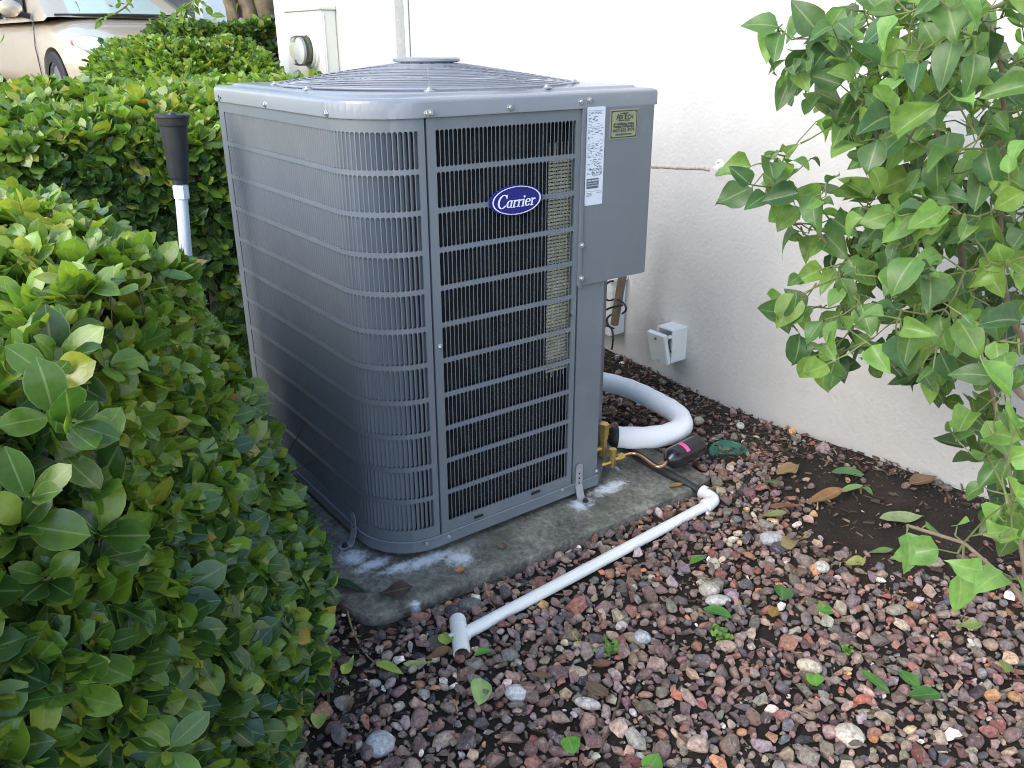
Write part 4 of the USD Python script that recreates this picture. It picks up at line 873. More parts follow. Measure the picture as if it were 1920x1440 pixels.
# ------------------------------------------------------------------ stones
r = np.random.default_rng(61)
PAL = np.array([[.150, .105, .105], [.170, .115, .110], [.190, .135, .125], [.125, .100, .105], [.110, .095, .100], [.155, .140, .130], [.205, .165, .145], [.240, .175, .155], [.200, .105, .090], [.185, .080, .070], [.280, .200, .175],
                [.075, .072, .080], [.080, .085, .105], [.190, .175, .180], [.230, .215, .205], [.330, .270, .215], [.380, .195, .105], [.330, .130, .085], [.420, .265, .120], [.560, .530, .480], [.480, .430, .440], [.150, .150, .120], [.250, .205, .240]])
PWT = np.array([9, 9, 8, 8, 6, 6, 6, 5, 5, 4, 4, 4, 3, 4, 3, 3, 1.3, 1.2, .8, 1.8, 1.8, 3, 2.0]); PWT = PWT / PWT.sum()
protos = []
for k in range(30):
    n = (13, 17, 22)[k % 3]
    p_ = rand_dirs(r, n) * np.array([1, r.uniform(.55, .92), r.uniform(.42, .75)]) * (1 + r.normal(0, .10, (n, 1)))
    h = trimesh.convex.convex_hull(p_)
    if k >= 12:                                        # chipped edges: cut the corners, roughen the faces
        v = h.subdivide(); d_ = np.linalg.norm(v.vertices, axis=1, keepdims=True); far = d_ > np.quantile(d_, .6)
        v.vertices = v.vertices * np.where(far, 1 - r.uniform(.03, .13, (len(v.vertices), 1)), 1 + r.normal(.015, .025, (len(v.vertices), 1))); h = v
        if k >= 22: h = trimesh.smoothing.filter_laplacian(trimesh.Trimesh(h.vertices, h.faces, process=True), lamb=.4, iterations=2)
    sm = meshkit.arrays(h, 24 if k < 22 else 48)
    protos.append((sm[0] / np.abs(sm[0]).max(), sm[1]))
gc = onz(1366, 852, -.045)
soil_c = [(onz(1500, 890, -.05)[:2], .09), (onz(1580, 1005, -.05)[:2], .13), (onz(1700, 1050, -.05)[:2], .13), (onz(1640, 960, -.05)[:2], .22), (onz(1750, 1005, -.05)[:2], .18), (onz(1545, 922, -.05)[:2], .15), (onz(1290, 1150, -.05)[:2] + [.06, .06], .05)]
def keep(x, y):
    """how densely stones cover the spot"""
    k = np.ones_like(x)
    for c_, rad in soil_c: k *= 1 - .97 * np.exp(-((x - c_[0]) ** 2 + (y - c_[1]) ** 2) / (rad * rad) * .62)
    k *= np.hypot(x - gc[0], y - gc[1]) > .095
    k *= 1 - .75 * np.exp(-((x - 1.42) ** 2 / .10 + (y + .86) ** 2 / .05))   # litter under the bush
    k *= 1 - .88 * smoothstep(x, 1.28, 1.50)                      # mulch along the wall
    k *= 1 - .85 * smoothstep(y, -.02, .15) * smoothstep(x, 1.0, 1.15) * smoothstep(.35 + 0 * x - (x - 1.25) * 1.2, -.4, .2)
    hx = np.interp(y, [-1.6, -.75, -.5, -.25, 0], [-1.2, -.66, -.42, -.22, -.12])
    k *= .22 + .78 * smoothstep(x - hx, .0, .22)                  # litter under the hedge
    return k
def outside_pad(x, y, m=.0): return ~((x > -.145 - m) & (x < 1.085 + m) & (y > -.163 - m) & (y < 1.17))
A_ = []
def throw(n, lo, hi, gap, layer):
    x, y = r.uniform(-.75, 1.66, n), r.uniform(-1.55, .95, n); rad = r.uniform(lo, hi, n)
    d = np.c_[x - EYE[0], y - EYE[1]]; q = proj(np.c_[x, y, np.full(n, -.04)]); vis = (q[:, 0] > -60) & (q[:, 0] < 2000) & (q[:, 1] < 1520) & (q[:, 2] > .2)
    sg = np.clip((x - A0[0]) * dA[0] + (y - A0[1]) * dA[1], 0, np.linalg.norm(A1 - A0)); pd = np.hypot(x - A0[0] - dA[0] * sg, y - A0[1] - dA[1] * sg)
    ok = vis & outside_pad(x, y, .6 * lo) & (pd > rad * .8 + .012) & (np.hypot(x - tc_[0], y - tc_[1]) > rad + .030) & (r.random(n) < keep(x, y))
    for i in np.nonzero(ok)[0]: yield x[i], y[i], rad[i], layer
G = {}
def place(gen, gap):
    for x, y, rad, ly in gen:
        c_ = (int(x // .04), int(y // .04)); hit = False
        for a in range(-2, 3):
            for b in range(-2, 3):
                for (X, Y, R) in G.get((c_[0] + a, c_[1] + b), ()):
                    if (X - x) ** 2 + (Y - y) ** 2 < (gap * (R + rad)) ** 2: hit = True
        if not hit: G.setdefault(c_, []).append((x, y, rad)); A_.append((x, y, rad, ly))
place(throw(1100, .020, .027, .8, 0), .70); place(throw(14000, .0125, .020, .8, 0), .64); place(throw(20000, .008, .013, .7, 0), .64); place(throw(22000, .004, .008, .7, 0), .62)
A_ = np.array(A_); ns = len(A_)
gz = ground_z(A_[:, 0], A_[:, 1]); rot = trimesh.transformations.random_rotation_matrix
SV, SF, SC, big = [], [], [], []
cz = proj(np.c_[A_[:, 0], A_[:, 1], gz]); vis = (cz[:, 0] > 0) & (cz[:, 0] < 1920) & (cz[:, 1] > 0) & (cz[:, 1] < 1440)
rank = np.where(vis, A_[:, 2] / cz[:, 2], 0); singles_ = set(np.argsort(-rank)[:300].tolist()); nv_ = 0
for i in range(ns):
    v, f = protos[r.integers(30) if A_[i, 2] > .0105 else r.integers(12)]
    a, tx_, ty_ = r.uniform(0, 6.28), r.normal(0, .38), r.normal(0, .38)
    Rm = trimesh.transformations.euler_matrix(tx_, ty_, a)[:3, :3]
    V = (v * A_[i, 2] * np.array([1.1, 1, 1]) * r.uniform(.9, 1.1, 3)) @ Rm.T; V = V - [0, 0, V[:, 2].min()]
    hgt = V[:, 2].max(); V = V + [A_[i, 0], A_[i, 1], gz[i] - r.uniform(.18, .48) * hgt + abs(r.normal(0, .006))]
    col = PAL[r.choice(len(PAL), p=PWT)]; col = (.96 * col + .04 * col.mean()) * np.array([1.07, 1.0, .92]) * r.uniform(.78, 2.15) * r.normal(1, .05, 3)
    if i in singles_: obj('stone', T(V, f), 'stone', ground, smooth=True, col=col)
    else: SV.append(V); SF.append(f + nv_); SC.append(np.tile(col, (len(V), 1))); nv_ += len(V)
tag(obj('gravel', T(np.vstack(SV), np.vstack(SF)), 'stone', ground, smooth=True, col=np.vstack(SC)), kind='stuff')

# litter: bark chips, leaf scraps and needles on the soil
def scraps(n, sampler, smin, smax, tints, seed, lift=.004):
    r = np.random.default_rng(seed); P = sampler(r, n); z = ground_z(P[:, 0], P[:, 1]) + lift + r.uniform(0, .012, n); V, F, C = [], [], []
    L = r.uniform(smin, smax, n); k = 0
    for i in range(n):
        a = r.uniform(0, 6.28); w_ = L[i] * r.uniform(.12, .6); tilt = r.normal(0, .3, 2)
        q = np.array([(-L[i] / 2, -w_ / 2 * r.uniform(.3, 1), 0), (L[i] / 2, -w_ / 2 * r.uniform(.2, 1), 0), (L[i] / 2 * r.uniform(.6, 1.2), w_ / 2, .2 * w_), (-L[i] / 2, w_ / 2 * r.uniform(.3, 1), 0)])
        q = np.vstack([q, q * [.96, .9, 1] - [0, 0, max(.0012, w_ * .12)]])
        Rm = trimesh.transformations.euler_matrix(tilt[0], tilt[1], a)[:3, :3]; V.append(q @ Rm.T + [P[i, 0], P[i, 1], z[i]])
        F += [[k, k + 1, k + 2], [k, k + 2, k + 3], [k, k + 4, k + 5], [k, k + 5, k + 1], [k + 1, k + 5, k + 6], [k + 1, k + 6, k + 2], [k + 2, k + 6, k + 7], [k + 2, k + 7, k + 3], [k + 3, k + 7, k + 4], [k + 3, k + 4, k]]; k += 8
        C.append(np.tile(tints[r.integers(len(tints))] * r.uniform(.6, 1.3), (8, 1)))
    return T(np.vstack(V), F), np.vstack(C)
BROWN = np.array([[.075, .050, .035], [.11, .072, .048], [.17, .115, .075], [.05, .036, .028], [.27, .20, .135], [.13, .066, .045], [.035, .028, .022]])
def s_mulch(r, n):
    P = []
    while len(P) < n:
        x, y = r.uniform(-.75, 1.665), r.uniform(-1.5, 1.5)
        if not outside_pad(np.array(x), np.array(y), 0): continue
        k = 1 - float(keep(np.array([x]), np.array([y]))[0]) ; soil_ = any((x - c_[0]) ** 2 + (y - c_[1]) ** 2 < rd * rd for c_, rd in soil_c[:6])
        if r.random() < (.18 + .9 * k if not soil_ else .22): P.append((x, y))
    return np.array(P)
m_, c_ = scraps(6500, s_mulch, .008, .032, BROWN, 71)
tag(obj('bark_litter', m_, 'litter', None, col=c_), 'brown bark chips and leaf scraps scattered over the dark soil', 'litter', kind='stuff')
def s_crumb(r, n):
    P = s_mulch(r, n); return P
m_, c_ = scraps(9000, s_crumb, .003, .009, np.vstack([BROWN, [[.35, .31, .26], [.25, .2, .16]]]), 72, .002)
tag(obj('soil_crumbs', m_, 'litter', None, col=c_), 'small crumbs of bark and grit on the soil', 'litter', kind='stuff')
# fine roots under the hedge corner
rt = []
rr = np.random.default_rng(73); rc = onz(640, 1125, -.03)
for k in range(110):
    a = rc + [rr.normal(0, .035), rr.normal(0, .03), rr.uniform(0, .03)]; d = rr.normal(0, 1, 3) * [.03, .03, .01]
    rt.append(tube([a, a + d * .5 + rr.normal(0, .006, 3), a + d], .0006, 3, caps=False))
tag(obj('root_clump', rt, 'root_fibre'), 'tuft of fine reddish root fibres at the hedge foot beside the slab', 'roots')

# ------------------------------------------------------------------ fallen leaves, twigs, weeds
FG, FP, FY, FB, FR = (.05, .13, .04), (.26, .36, .13), (.36, .40, .09), (.17, .105, .05), (.34, .15, .06)
FL = [  # px x, px y, length px, angle (deg in plan), width ratio, tint, material, kind, curl, label
    (1590, 888, 48, 170, .52, (.10, .20, .085), 'g', 'oval', .1, 'smooth grey-green fallen leaf nearest the wall on dark soil'),
    (1598, 918, 40, 200, .42, (.22, .32, .12), 'g', 'oval', .4, 'pale green fallen leaf on dark soil just below the grey-green one'),
    (1626, 923, 24, 300, .60, (.12, .20, .07), 'g', 'heart', .6, 'tiny dull green leaf scrap next to the greenish twig'),
    (1478, 886, 42, 20, .70, (.26, .17, .09), 'd', 'heart', .9, 'tan crumpled dry leaf to the right of the green cover'),
    (1545, 938, 64, 12, .34, (.24, .13, .06), 'd', 'oval', 1.3, 'long rust-brown curled leaf on the bare black soil'),
    (1470, 955, 50, 340, .36, (.20, .10, .06), 'd', 'oval', 1.0, 'reddish brown curled leaf at the left edge of the bare soil'),
    (1690, 975, 62, 350, .55, (.28, .36, .18), 'd', 'heart', .7, 'torn pale grey-green leaf behind the low bush shoot'),
    (1448, 908, 30, 140, .55, (.10, .15, .06), 'g', 'oval', .5, 'dull green leaf beside the tan crumpled leaf'),
    (1345, 1150, 46, 330, .52, (.06, .19, .04), 'g', 'oval', .2, 'deep green oval leaf beside the two white pebbles in the gravel'),
    (1308, 1054, 44, 40, .30, (.08, .22, .04), 'g', 'oval', .5, 'narrow green leaf edge-on in the gravel right of the drain pipe'),
    (1466, 1112, 46, 75, .68, (.055, .17, .04), 'g', 'heart', .3, 'dark green pointed leaf in the middle of the gravel'),
    (1546, 1147, 30, 10, .85, (.09, .25, .035), 'g', 'oval', .1, 'bright green rounded leaf scrap on the gravel right of the pointed leaf'),
    (1528, 1276, 30, 80, .90, (.12, .32, .04), 'g', 'oval', .1, 'squarish vivid green leaf piece below the cream pebble'),
    (1702, 1272, 44, 290, .50, (.07, .20, .04), 'g', 'oval', .3, 'upper of two green leaves on the gravel at right'),
    (1734, 1306, 52, 10, .50, (.05, .15, .035), 'g', 'oval', .2, 'dark green leaf lying right of the brown stone at lower right'),
    (1640, 1280, 52, 300, .36, (.07, .20, .04), 'g', 'oval', .4, 'long narrow green leaf standing in gravel at lower right'),
    (1884, 1254, 36, 60, .50, (.16, .24, .06), 'g', 'oval', .4, 'dull green leaf at the right edge of the picture'),
    (1070, 1398, 36, 100, .85, (.11, .30, .04), 'g', 'oval', .1, 'green leaf piece at the bottom edge in the gravel'),
    (1225, 1432, 46, 60, .70, (.12, .30, .05), 'g', 'heart', .1, 'pale green leaf cut off by the bottom edge of the picture'),
    (900, 1298, 56, 88, .62, (.30, .44, .16), 'g', 'oval', .05, 'pale green decayed leaf with dark spots on the gravel'),
    (598, 1350, 42, 100, .58, (.36, .45, .14), 'g', 'oval', .2, 'smooth pale yellow-green leaf near the hedge foot'),
    (732, 1254, 54, 330, .42, (.36, .46, .09), 'g', 'point', .5, 'yellow-green leaf under the pale straw stalk'),
    (654, 1250, 36, 70, .50, (.38, .46, .10), 'd', 'heart', .9, 'crumpled yellow-green leaf left of the pale straw stalk'),
    (788, 1248, 56, 350, .25, (.40, .46, .16), 'd', 'point', .9, 'shrivelled pale leaf below the drain tee'),
    (836, 1200, 40, 95, .62, (.33, .42, .07), 'g', 'heart', .8, 'holed yellow-green leaf leaning against the drain tee'),
    (905, 1226, 34, 35, .42, (.10, .28, .04), 'g', 'oval', .4, 'fresh green leaf just right of the open drain tee'),
    (824, 1232, 46, 10, .40, (.22, .13, .06), 'd', 'oval', 1.3, 'curled tan leaf just left of the drain tee mouth'),
    (742, 1112, 56, 12, .62, (.095, .062, .05), 'd', 'oval', .3, 'broad dull brown leaf on the slab corner'),
    (864, 1070, 15, 20, .9, (.42, .17, .07), 'd', 'oval', .2, 'tiny orange leaf scrap beside the white overspray'),
    (940, 1022, 24, 100, .65, (.17, .125, .10), 'd', 'point', .6, 'grey-brown dry leaf on the slab in front of the grille'),
    (655, 1102, 66, 340, .36, (.022, .06, .024), 'g', 'point', .3, 'dark green pointed leaf at the slab corner by the hedge'),
    (1812, 1180, 50, 350, .38, (.20, .27, .08), 'd', 'oval', .9, 'faded green curled leaf below the low bush shoot'),
    (1650, 1038, 40, 355, .35, (.14, .22, .08), 'd', 'oval', .8, 'grey-green leaf on the soil left of the bush shoot'),
    (1606, 1058, 34, 20, .62, (.28, .30, .10), 'd', 'heart', 1.1, 'yellowish crumpled leaf at the lower edge of the bare soil'),
    (1488, 1022, 44, 10, .55, (.24, .20, .09), 'd', 'heart', 1.0, 'olive-brown crumpled leaf right of the white egg-shaped stone'),
    (1452, 968, 40, 350, .40, (.20, .22, .09), 'd', 'oval', 1.0, 'faded olive leaf left of the bare soil'),
    (1452, 1150, 26, 60, .70, (.30, .17, .05), 'd', 'heart', 1.0, 'small golden-brown leaf under the dark pointed leaf'),
    (1120, 1300, 60, 300, .42, (.17, .115, .075), 'd', 'oval', .7, 'brown dry leaf in the gravel below the mossy weed'),
    (1016, 1270, 40, 330, .40, (.20, .13, .08), 'd', 'oval', .9, 'rolled brown leaf among the stones under the drain pipe'),
    (1730, 905, 44, 10, .55, (.20, .125, .07), 'd', 'heart', 1.1, 'brown crumpled leaf against the foot of the wall'),
    (1268, 912, 26, 10, .55, (.32, .20, .07), 'd', 'heart', .9, 'orange-brown leaf by the drain elbow'),
    (1140, 775, 26, 20, .6, (.16, .11, .07), 'd', 'oval', .8, 'brown leaf inside the loop of white pipe'),
    (1175, 760, 24, 340, .5, (.19, .13, .08), 'd', 'oval', .8, 'pale brown leaf beside the upper white pipe'),
]
r = np.random.default_rng(81)
for (u, v, lp_, an, wr_, ti, mk, kd, cu, lab_) in FL:
    on_pad = bool(~outside_pad(*[np.array(q) for q in onz(u, v, 0)[:2]]))
    g0 = onz(u, v, -.04); z = .003 if on_pad else float(ground_z(np.array(g0[0]), np.array(g0[1]))) + (.010 if mk == 'd' else .016)
    if not on_pad and len(A_):
        dd_ = np.hypot(A_[:, 0] - g0[0], A_[:, 1] - g0[1]); nb_ = dd_ < A_[:, 2] + .012
        if nb_.any(): z = max(z, float((gz[nb_] + A_[nb_, 2] * 1.02).max()))
    p_ = onz(u, v, z); Lm = lp_ / FPX * np.linalg.norm(p_ - EYE) * 1.12
    aa = math.radians(an) - YAW; ax = np.array([[math.cos(aa), math.sin(aa), r.normal(0, .06)]]); nr = np.array([[r.normal(0, .12), r.normal(0, .12) - .1, 1]])
    P, f, uv, t = leaves(p_[None] - ax * Lm / 2, ax, nr, np.array([Lm]), np.array([Lm * wr_]), np.array([-cu * .5 if mk == 'd' else cu * .5]), np.array([r.uniform(.1, .5)]), np.array([ti]), kd, 7, 9, wave=np.array([r.normal(0, .25 if mk == 'd' else .08)]))
    P[..., 2] += max(0.0, z - P[..., 2].min())
    tag(obj('fallen_leaf', T(P[0], f), 'dry_leaf' if mk == 'd' else 'green_fallen_leaf', None, smooth=True, uv=uv, col=np.array(ti)), lab_, 'fallen leaf', 'leaves fallen on the ground')
def stick(name, px, rad, mat_, lab_, zs=None, cat='twig'):
    pts = [onz(u, v, (zs[i] if zs else -.03)) for i, (u, v) in enumerate(px)]; s = spline(pts, 14) if len(pts) > 2 else np.linspace(pts[0], pts[1], 6)
    s = s + np.random.default_rng(int(px[0][0])).normal(0, rad * .35, s.shape)
    tag(obj(name, tube(s, np.linspace(rad, rad * .6, len(s)), 6), mat_, smooth=True), lab_, cat, 'twigs on the ground')
stick('dry_stalk', [(648, 1126), (656, 1165), (682, 1220), (720, 1262), (752, 1294)], .0026, 'twig_pale', 'bent pale straw stalk between hedge and slab corner', [-.01, -.02, -.025, -.03, -.035])
stick('twig', [(1168, 1292), (1150, 1345), (1128, 1400), (1110, 1440)], .0030, 'twig', 'forked brown twig at the bottom of the gravel', [-.02] * 4)
stick('twig', [(958, 1242), (975, 1290), (992, 1332)], .0028, 'twig', 'brown twig in the gravel below the drain tee', [-.02] * 3)
stick('twig', [(1562, 912), (1600, 936), (1642, 956)], .0034, 'twig_green', 'greenish twig on the bare soil near the wall', [-.04] * 3)
stick('twig', [(1500, 905), (1530, 912), (1552, 924)], .0026, 'twig_pale', 'short pale twig above the rust-brown curled leaf', [-.04] * 3)
stick('twig', [(908, 1092), (920, 1125), (932, 1146)], .0018, 'twig_pale', 'thin straw leaning on the slab edge above the drain pipe', [.0, -.02, -.03])
stick('dry_stalk', [(1066, 1178), (1078, 1194), (1086, 1206)], .0016, plain('straw_yellow', (.55, .42, .05), .6), 'small bright yellow stem on the gravel below the drain pipe', [-.02] * 3)
stick('twig', [(1372, 1138), (1400, 1136)], .0045, plain('twig_blue', (.16, .20, .21), .6), 'short blue-grey stick beside the deep green oval leaf', [-.02] * 2)
stick('twig', [(1600, 1218), (1640, 1240), (1690, 1262)], .0018, 'twig', 'thin dark twig across the gravel at lower right', [-.015] * 3)
stick('twig', [(1330, 822), (1385, 815), (1440, 828)], .0026, 'twig', 'thin brown twig lying above the green cover', [-.03] * 3)
stick('twig', [(1130, 770), (1170, 790), (1210, 806)], .0040, 'twig', 'dark root inside the loop of white pipe', [-.02] * 3)
stick('twig', [(440, 1425), (500, 1372), (590, 1330), (640, 1325)], .0035, 'twig', 'long brown twig in the litter at the hedge foot', [-.03] * 4)
stick('twig', [(600, 1268), (660, 1262), (700, 1268)], .0028, 'twig', 'brown twig under the crumpled yellow-green leaf', [-.035] * 3)
def weed(u, v, px, seed, lab_):
    r = np.random.default_rng(seed); p_ = onz(u, v, -.03); s = px / FPX * np.linalg.norm(p_ - EYE); n = 26
    w_ = thing('weed', lab_, 'weed')
    P = p_ + np.c_[r.normal(0, s * .22, n), r.normal(0, s * .22, n), r.uniform(0, .018, n)]; a = unit(np.c_[r.normal(0, 1, (n, 2)), r.uniform(.1, .6, n)]); l = s * r.uniform(.2, .36, n)
    L_ = leaves(P, a, unit(r.normal(0, .3, (n, 3)) + [0, 0, 1]), l, l * .75, r.normal(.2, .3, n), r.uniform(.1, .4, n), np.array([[.12, .25, .045]]) * r.uniform(.7, 1.4, (n, 1)), 'oval', 3, 5)
    m, uv, c_ = join_leaves([L_]); obj('leaf_tuft', m, 'green_fallen_leaf', w_, smooth=True, uv=uv, col=c_)
    obj('stalks', [tube([p_ + [0, 0, -.015], q], .0008, 3, caps=False) for q in P[:12]], 'twig_green', w_)
weed(1145, 1222, 44, 1, 'little mossy green weed in the gravel below the middle of the drain pipe')
weed(1350, 1196, 40, 2, 'small yellow-green weed in the gravel below the deep green oval leaf')
weed(1592, 1226, 26, 3, 'tiny pale green sprout in the gravel above the cream pebble')
weed(1158, 1000, 14, 4, 'tiny moss tuft at the front edge of the slab')

# white and cream pebbles that stand out in the gravel
def pebble(u, v, a_px, b_px, ang_, col, lab_, seed):
    r = np.random.default_rng(seed); p_ = onz(u, v, -.025); d = np.linalg.norm(p_ - EYE); a, b = a_px / FPX * d / 2, b_px / FPX * d / 2 * 1.25
    m = trimesh.creation.icosphere(2); V = m.vertices * (1 + .10 * meshkit.fbm(m.vertices * 1.6 + seed)[:, None]); V = V * [a, b, min(a, b) * .75]
    c_, s_ = math.cos(math.radians(ang_) - YAW), math.sin(math.radians(ang_) - YAW); V = V @ np.array([[c_, s_, 0], [-s_, c_, 0], [0, 0, 1]])
    tag(obj('pebble', T(V + p_ + [0, 0, .004], m.faces), 'pebble_stone', None, smooth=True, col=col), lab_, 'pebble', 'pale pebbles in the gravel')
M['pebble_stone'] = M['stone']
for i, q in enumerate([(1330, 1108, 36, 26, 10, (.50, .47, .40), 'rounded white pebble just above the deep green oval leaf'), (1346, 1128, 44, 18, 5, (.60, .60, .56), 'flat oval white pebble touching the deep green oval leaf'),
                       (1445, 1012, 44, 24, 5, (.45, .46, .47), 'pale grey egg-shaped stone at the edge of the bare soil'), (1517, 1252, 40, 22, -25, (.62, .55, .43), 'cream oval pebble above the squarish green leaf'),
                       (1592, 1382, 44, 34, -40, (.62, .58, .48), 'large cream stone near the bottom right'), (1541, 1065, 24, 20, 20, (.58, .57, .53), 'small round white pebble below the bare soil'),
                       (1750, 1056, 28, 20, 0, (.36, .32, .26), 'tan oval pebble below the low bush shoot'), (1345, 922, 30, 14, -15, (.42, .38, .24), 'yellowish oval pebble right of the drain elbow'),
                       (1204, 1198, 28, 24, 60, (.46, .50, .52), 'bluish white speckled stone right of the mossy weed'), (712, 1398, 48, 40, -30, (.50, .52, .55), 'white angular rock at the lower left of the gravel'),
                       (970, 1303, 44, 28, -20, (.56, .56, .58), 'white quartz stone beside the brown twig'), (1102, 1322, 46, 18, -18, (.60, .57, .55), 'long white stone shard above the bottom edge'),
                       (1310, 790, 18, 14, 0, (.46, .44, .38), 'cream pebble against the wall beyond the white pipe'), (1388, 800, 14, 14, 0, (.55, .53, .48), 'small white pebble by the foot of the wall'),
                       (848, 1148, 26, 22, 20, (.070, .065, .085), 'dark purple-grey stone behind the drain tee'), (880, 1135, 44, 22, 8, (.135, .155, .155), 'blue-grey oval stone between slab and drain tee')]):
    pebble(*q, seed=i + 5)

# hanging moss strands and a bare sprig
hm = [tube(spline([ont(u, v, 1.40) + np.random.default_rng(int(u)).normal(0, .004, 3) for u, v in pl], 12), .0007, 4, caps=False) for pl in ([(215, 1262), (240, 1290), (262, 1285), (272, 1330)], [(230, 1250), (262, 1262), (284, 1248)], [(218, 1325), (250, 1310), (272, 1300)], [(262, 1262), (268, 1310), (266, 1348)], [(225, 1300), (235, 1275), (290, 1262)], [(240, 1330), (262, 1322), (270, 1352)])]
tag(obj('moss_strands', hm, 'moss_thread'), 'grey-green threads of moss hanging on the front of the near hedge', 'moss')
tag(obj('bare_twig', [tube(spline([(-.13, .13, .42), onx(560, 880, -.06), onx(600, 858, -.04), onx(622, 838, -.03), onx(631, 815, -.02)], 12), np.linspace(.0018, .0007, 12), 5), tube([onx(622, 838, -.03), onx(618, 822, -.02)], .0007, 4)], 'twig'), 'thin bare twig reaching from the near hedge across the side grille', 'twig')
tag(obj('grass_blade', [tube(spline([ont(u, v, 1.45) for u, v in pl], 8), .0009, 4) for pl in ([(20, 850), (38, 790), (60, 725)], [(24, 850), (55, 790), (85, 722)])], 'twig_pale'), 'dry grass stalks sticking out of the near hedge at far left', 'grass')

# ------------------------------------------------------------------ behind: car, carport, trees, vine
CG = .565; CA = .105; F0 = np.array([1.89, 7.88, CG])
def car_xf(v):
    """car space: x across (+ = picture right), y back from the nose, z up"""
    v = np.asarray(v, float); c_, s_ = math.cos(CA), math.sin(CA)
    return np.stack([F0[0] + v[..., 0] * c_ - v[..., 1] * s_, F0[1] + v[..., 0] * s_ + v[..., 1] * c_, F0[2] + v[..., 2]], -1)
car = thing('parked_car', 'beige saloon car parked beyond the far hedge', 'car')
def section(w_, zb_, zt, n=36, e=3.2, bulge=.0):
    th = np.linspace(0, 2 * PI, n + 1)[:-1]; c_, s_ = np.cos(th), np.sin(th)
    return np.c_[w_ * np.sign(c_) * np.abs(c_) ** (2 / e), (zb_ + zt) / 2 + (zt - zb_) / 2 * np.sign(s_) * np.abs(s_) ** (2 / e)]
st_y = [0.0, .06, .2, .5, .9, 1.25, 1.5, 2.2, 3.2, 4.1, 4.5, 4.6]; st_w = [.55, .70, .80, .87, .89, .90, .90, .91, .90, .86, .80, .7]; st_t = [.66, .74, .80, .87, .94, .985, 1.0, .99, 1.0, 1.02, .98, .9]; st_b = [.30, .24, .2, .19, .19, .19, .19, .19, .19, .2, .26, .35]
yy = np.linspace(0, 4.6, 60); ring_ = [np.insert(section(np.interp(y, st_y, st_w), np.interp(y, st_y, st_b), np.interp(y, st_y, st_t), e=3.6), 1, y, axis=1) for y in yy]
n = len(ring_[0]); V = np.vstack(ring_ + [ring_[0].mean(0)[None], ring_[-1].mean(0)[None]]); F = []; j = np.arange(n); jn = (j + 1) % n
for i in range(len(yy) - 1): F += [np.stack([i * n + j, (i + 1) * n + jn, i * n + jn], 1), np.stack([i * n + j, (i + 1) * n + j, (i + 1) * n + jn], 1)]
F += [np.stack([np.full(n, len(V) - 2), j, jn], 1), np.stack([np.full(n, len(V) - 1), (len(yy) - 1) * n + jn, (len(yy) - 1) * n + j], 1)]
bm = trimesh.Trimesh(V, np.vstack(F)); bm.fix_normals()
from manifold3d import Mesh as MMesh
mb = Manifold(MMesh(np.asarray(bm.vertices, np.float32), np.asarray(bm.faces, np.uint32)))
for wy in (.92, 3.62): mb = mb - Manifold.cylinder(2.4, .365, .365, 40).rotate((0, 90, 0)).translate((-1.2, wy, .33)) if not mb.is_empty() else mb
mm = mb.to_mesh(); vv = mm.vert_properties[:, :3]
obj('body', T(car_xf(vv), mm.tri_verts) if len(vv) else T(car_xf(bm.vertices), bm.faces), 'car_paint', car, smooth=35)
cab = lambda y: (np.interp(y, [1.15, 1.75, 2.2, 3.2, 4.2], [.78, .70, .64, .64, .74]), np.interp(y, [1.15, 2.05, 2.5, 3.2, 4.2], [.99, 1.40, 1.46, 1.45, 1.0]))
rings_ = []
for y in np.linspace(1.15, 4.2, 26):
    hw_, zt = cab(y); rings_.append(np.array([(-.84, y, .95), (-hw_ - .02, y, .95 + (zt - .95) * .9), (-hw_ + .1, y, zt), (hw_ - .1, y, zt), (hw_ + .02, y, .95 + (zt - .95) * .9), (.84, y, .95)]))
V = np.vstack(rings_); F = []
for i in range(25):
    for k in range(5): a = i * 6 + k; F += [[a, a + 1, a + 7], [a, a + 7, a + 6]]
obj('cabin', T(car_xf(V), F), 'car_paint', car, smooth=30)
def cpatch(name, pts, mt): return obj(name, T(car_xf(np.array(pts)), [[0, 1, 2], [0, 2, 3]]), mt, car)
wsv = []
for t in np.linspace(0, 1, 9):
    y = 1.13 + .97 * t; z = 1.005 + .425 * t
    for k in np.linspace(-1, 1, 11): wsv.append((k * (.76 - .15 * t), y + .10 * k * k * (1 - .3 * t), z + .012 - .02 * k * k))
wsf = [[a, a + 1, a + 12] for i in range(8) for a in range(i * 11, i * 11 + 10)] + [[a, a + 12, a + 11] for i in range(8) for a in range(i * 11, i * 11 + 10)]
obj('windscreen', T(car_xf(np.array(wsv)), wsf), 'car_sky_glass', car, smooth=True)
obj('wiper', tube(car_xf(np.array([(-.72, 1.17, 1.012), (-.2, 1.09, 1.022), (.4, 1.09, 1.022), (.72, 1.17, 1.012)])), .012, 6), 'car_dark', car)
cpatch('side_window', [(-.862, 1.75, 1.01), (-.862, 2.7, 1.01), (-.70, 2.75, 1.36), (-.72, 2.2, 1.34)], 'car_dark')
cpatch('side_window', [(-.862, 2.78, 1.01), (-.862, 3.6, 1.01), (-.70, 3.5, 1.34), (-.70, 2.83, 1.36)], 'car_dark')
ms_ = trimesh.creation.icosphere(3); mv = ms_.vertices * [.12, .07, .085] + [-1.02, 1.62, 1.08]
mir = obj('wing_mirror', T(car_xf(mv), ms_.faces), 'car_paint', car, smooth=True)
obj('mirror_glass', T(car_xf(ms_.vertices * [.10, .02, .07] + [-1.02, 1.685, 1.08]), ms_.faces), 'car_dark', mir, smooth=True)
obj('mirror_arm', tube(car_xf(np.array([(-.84, 1.6, 1.0), (-.95, 1.62, 1.03)])), .03, 8), 'car_dark', mir)
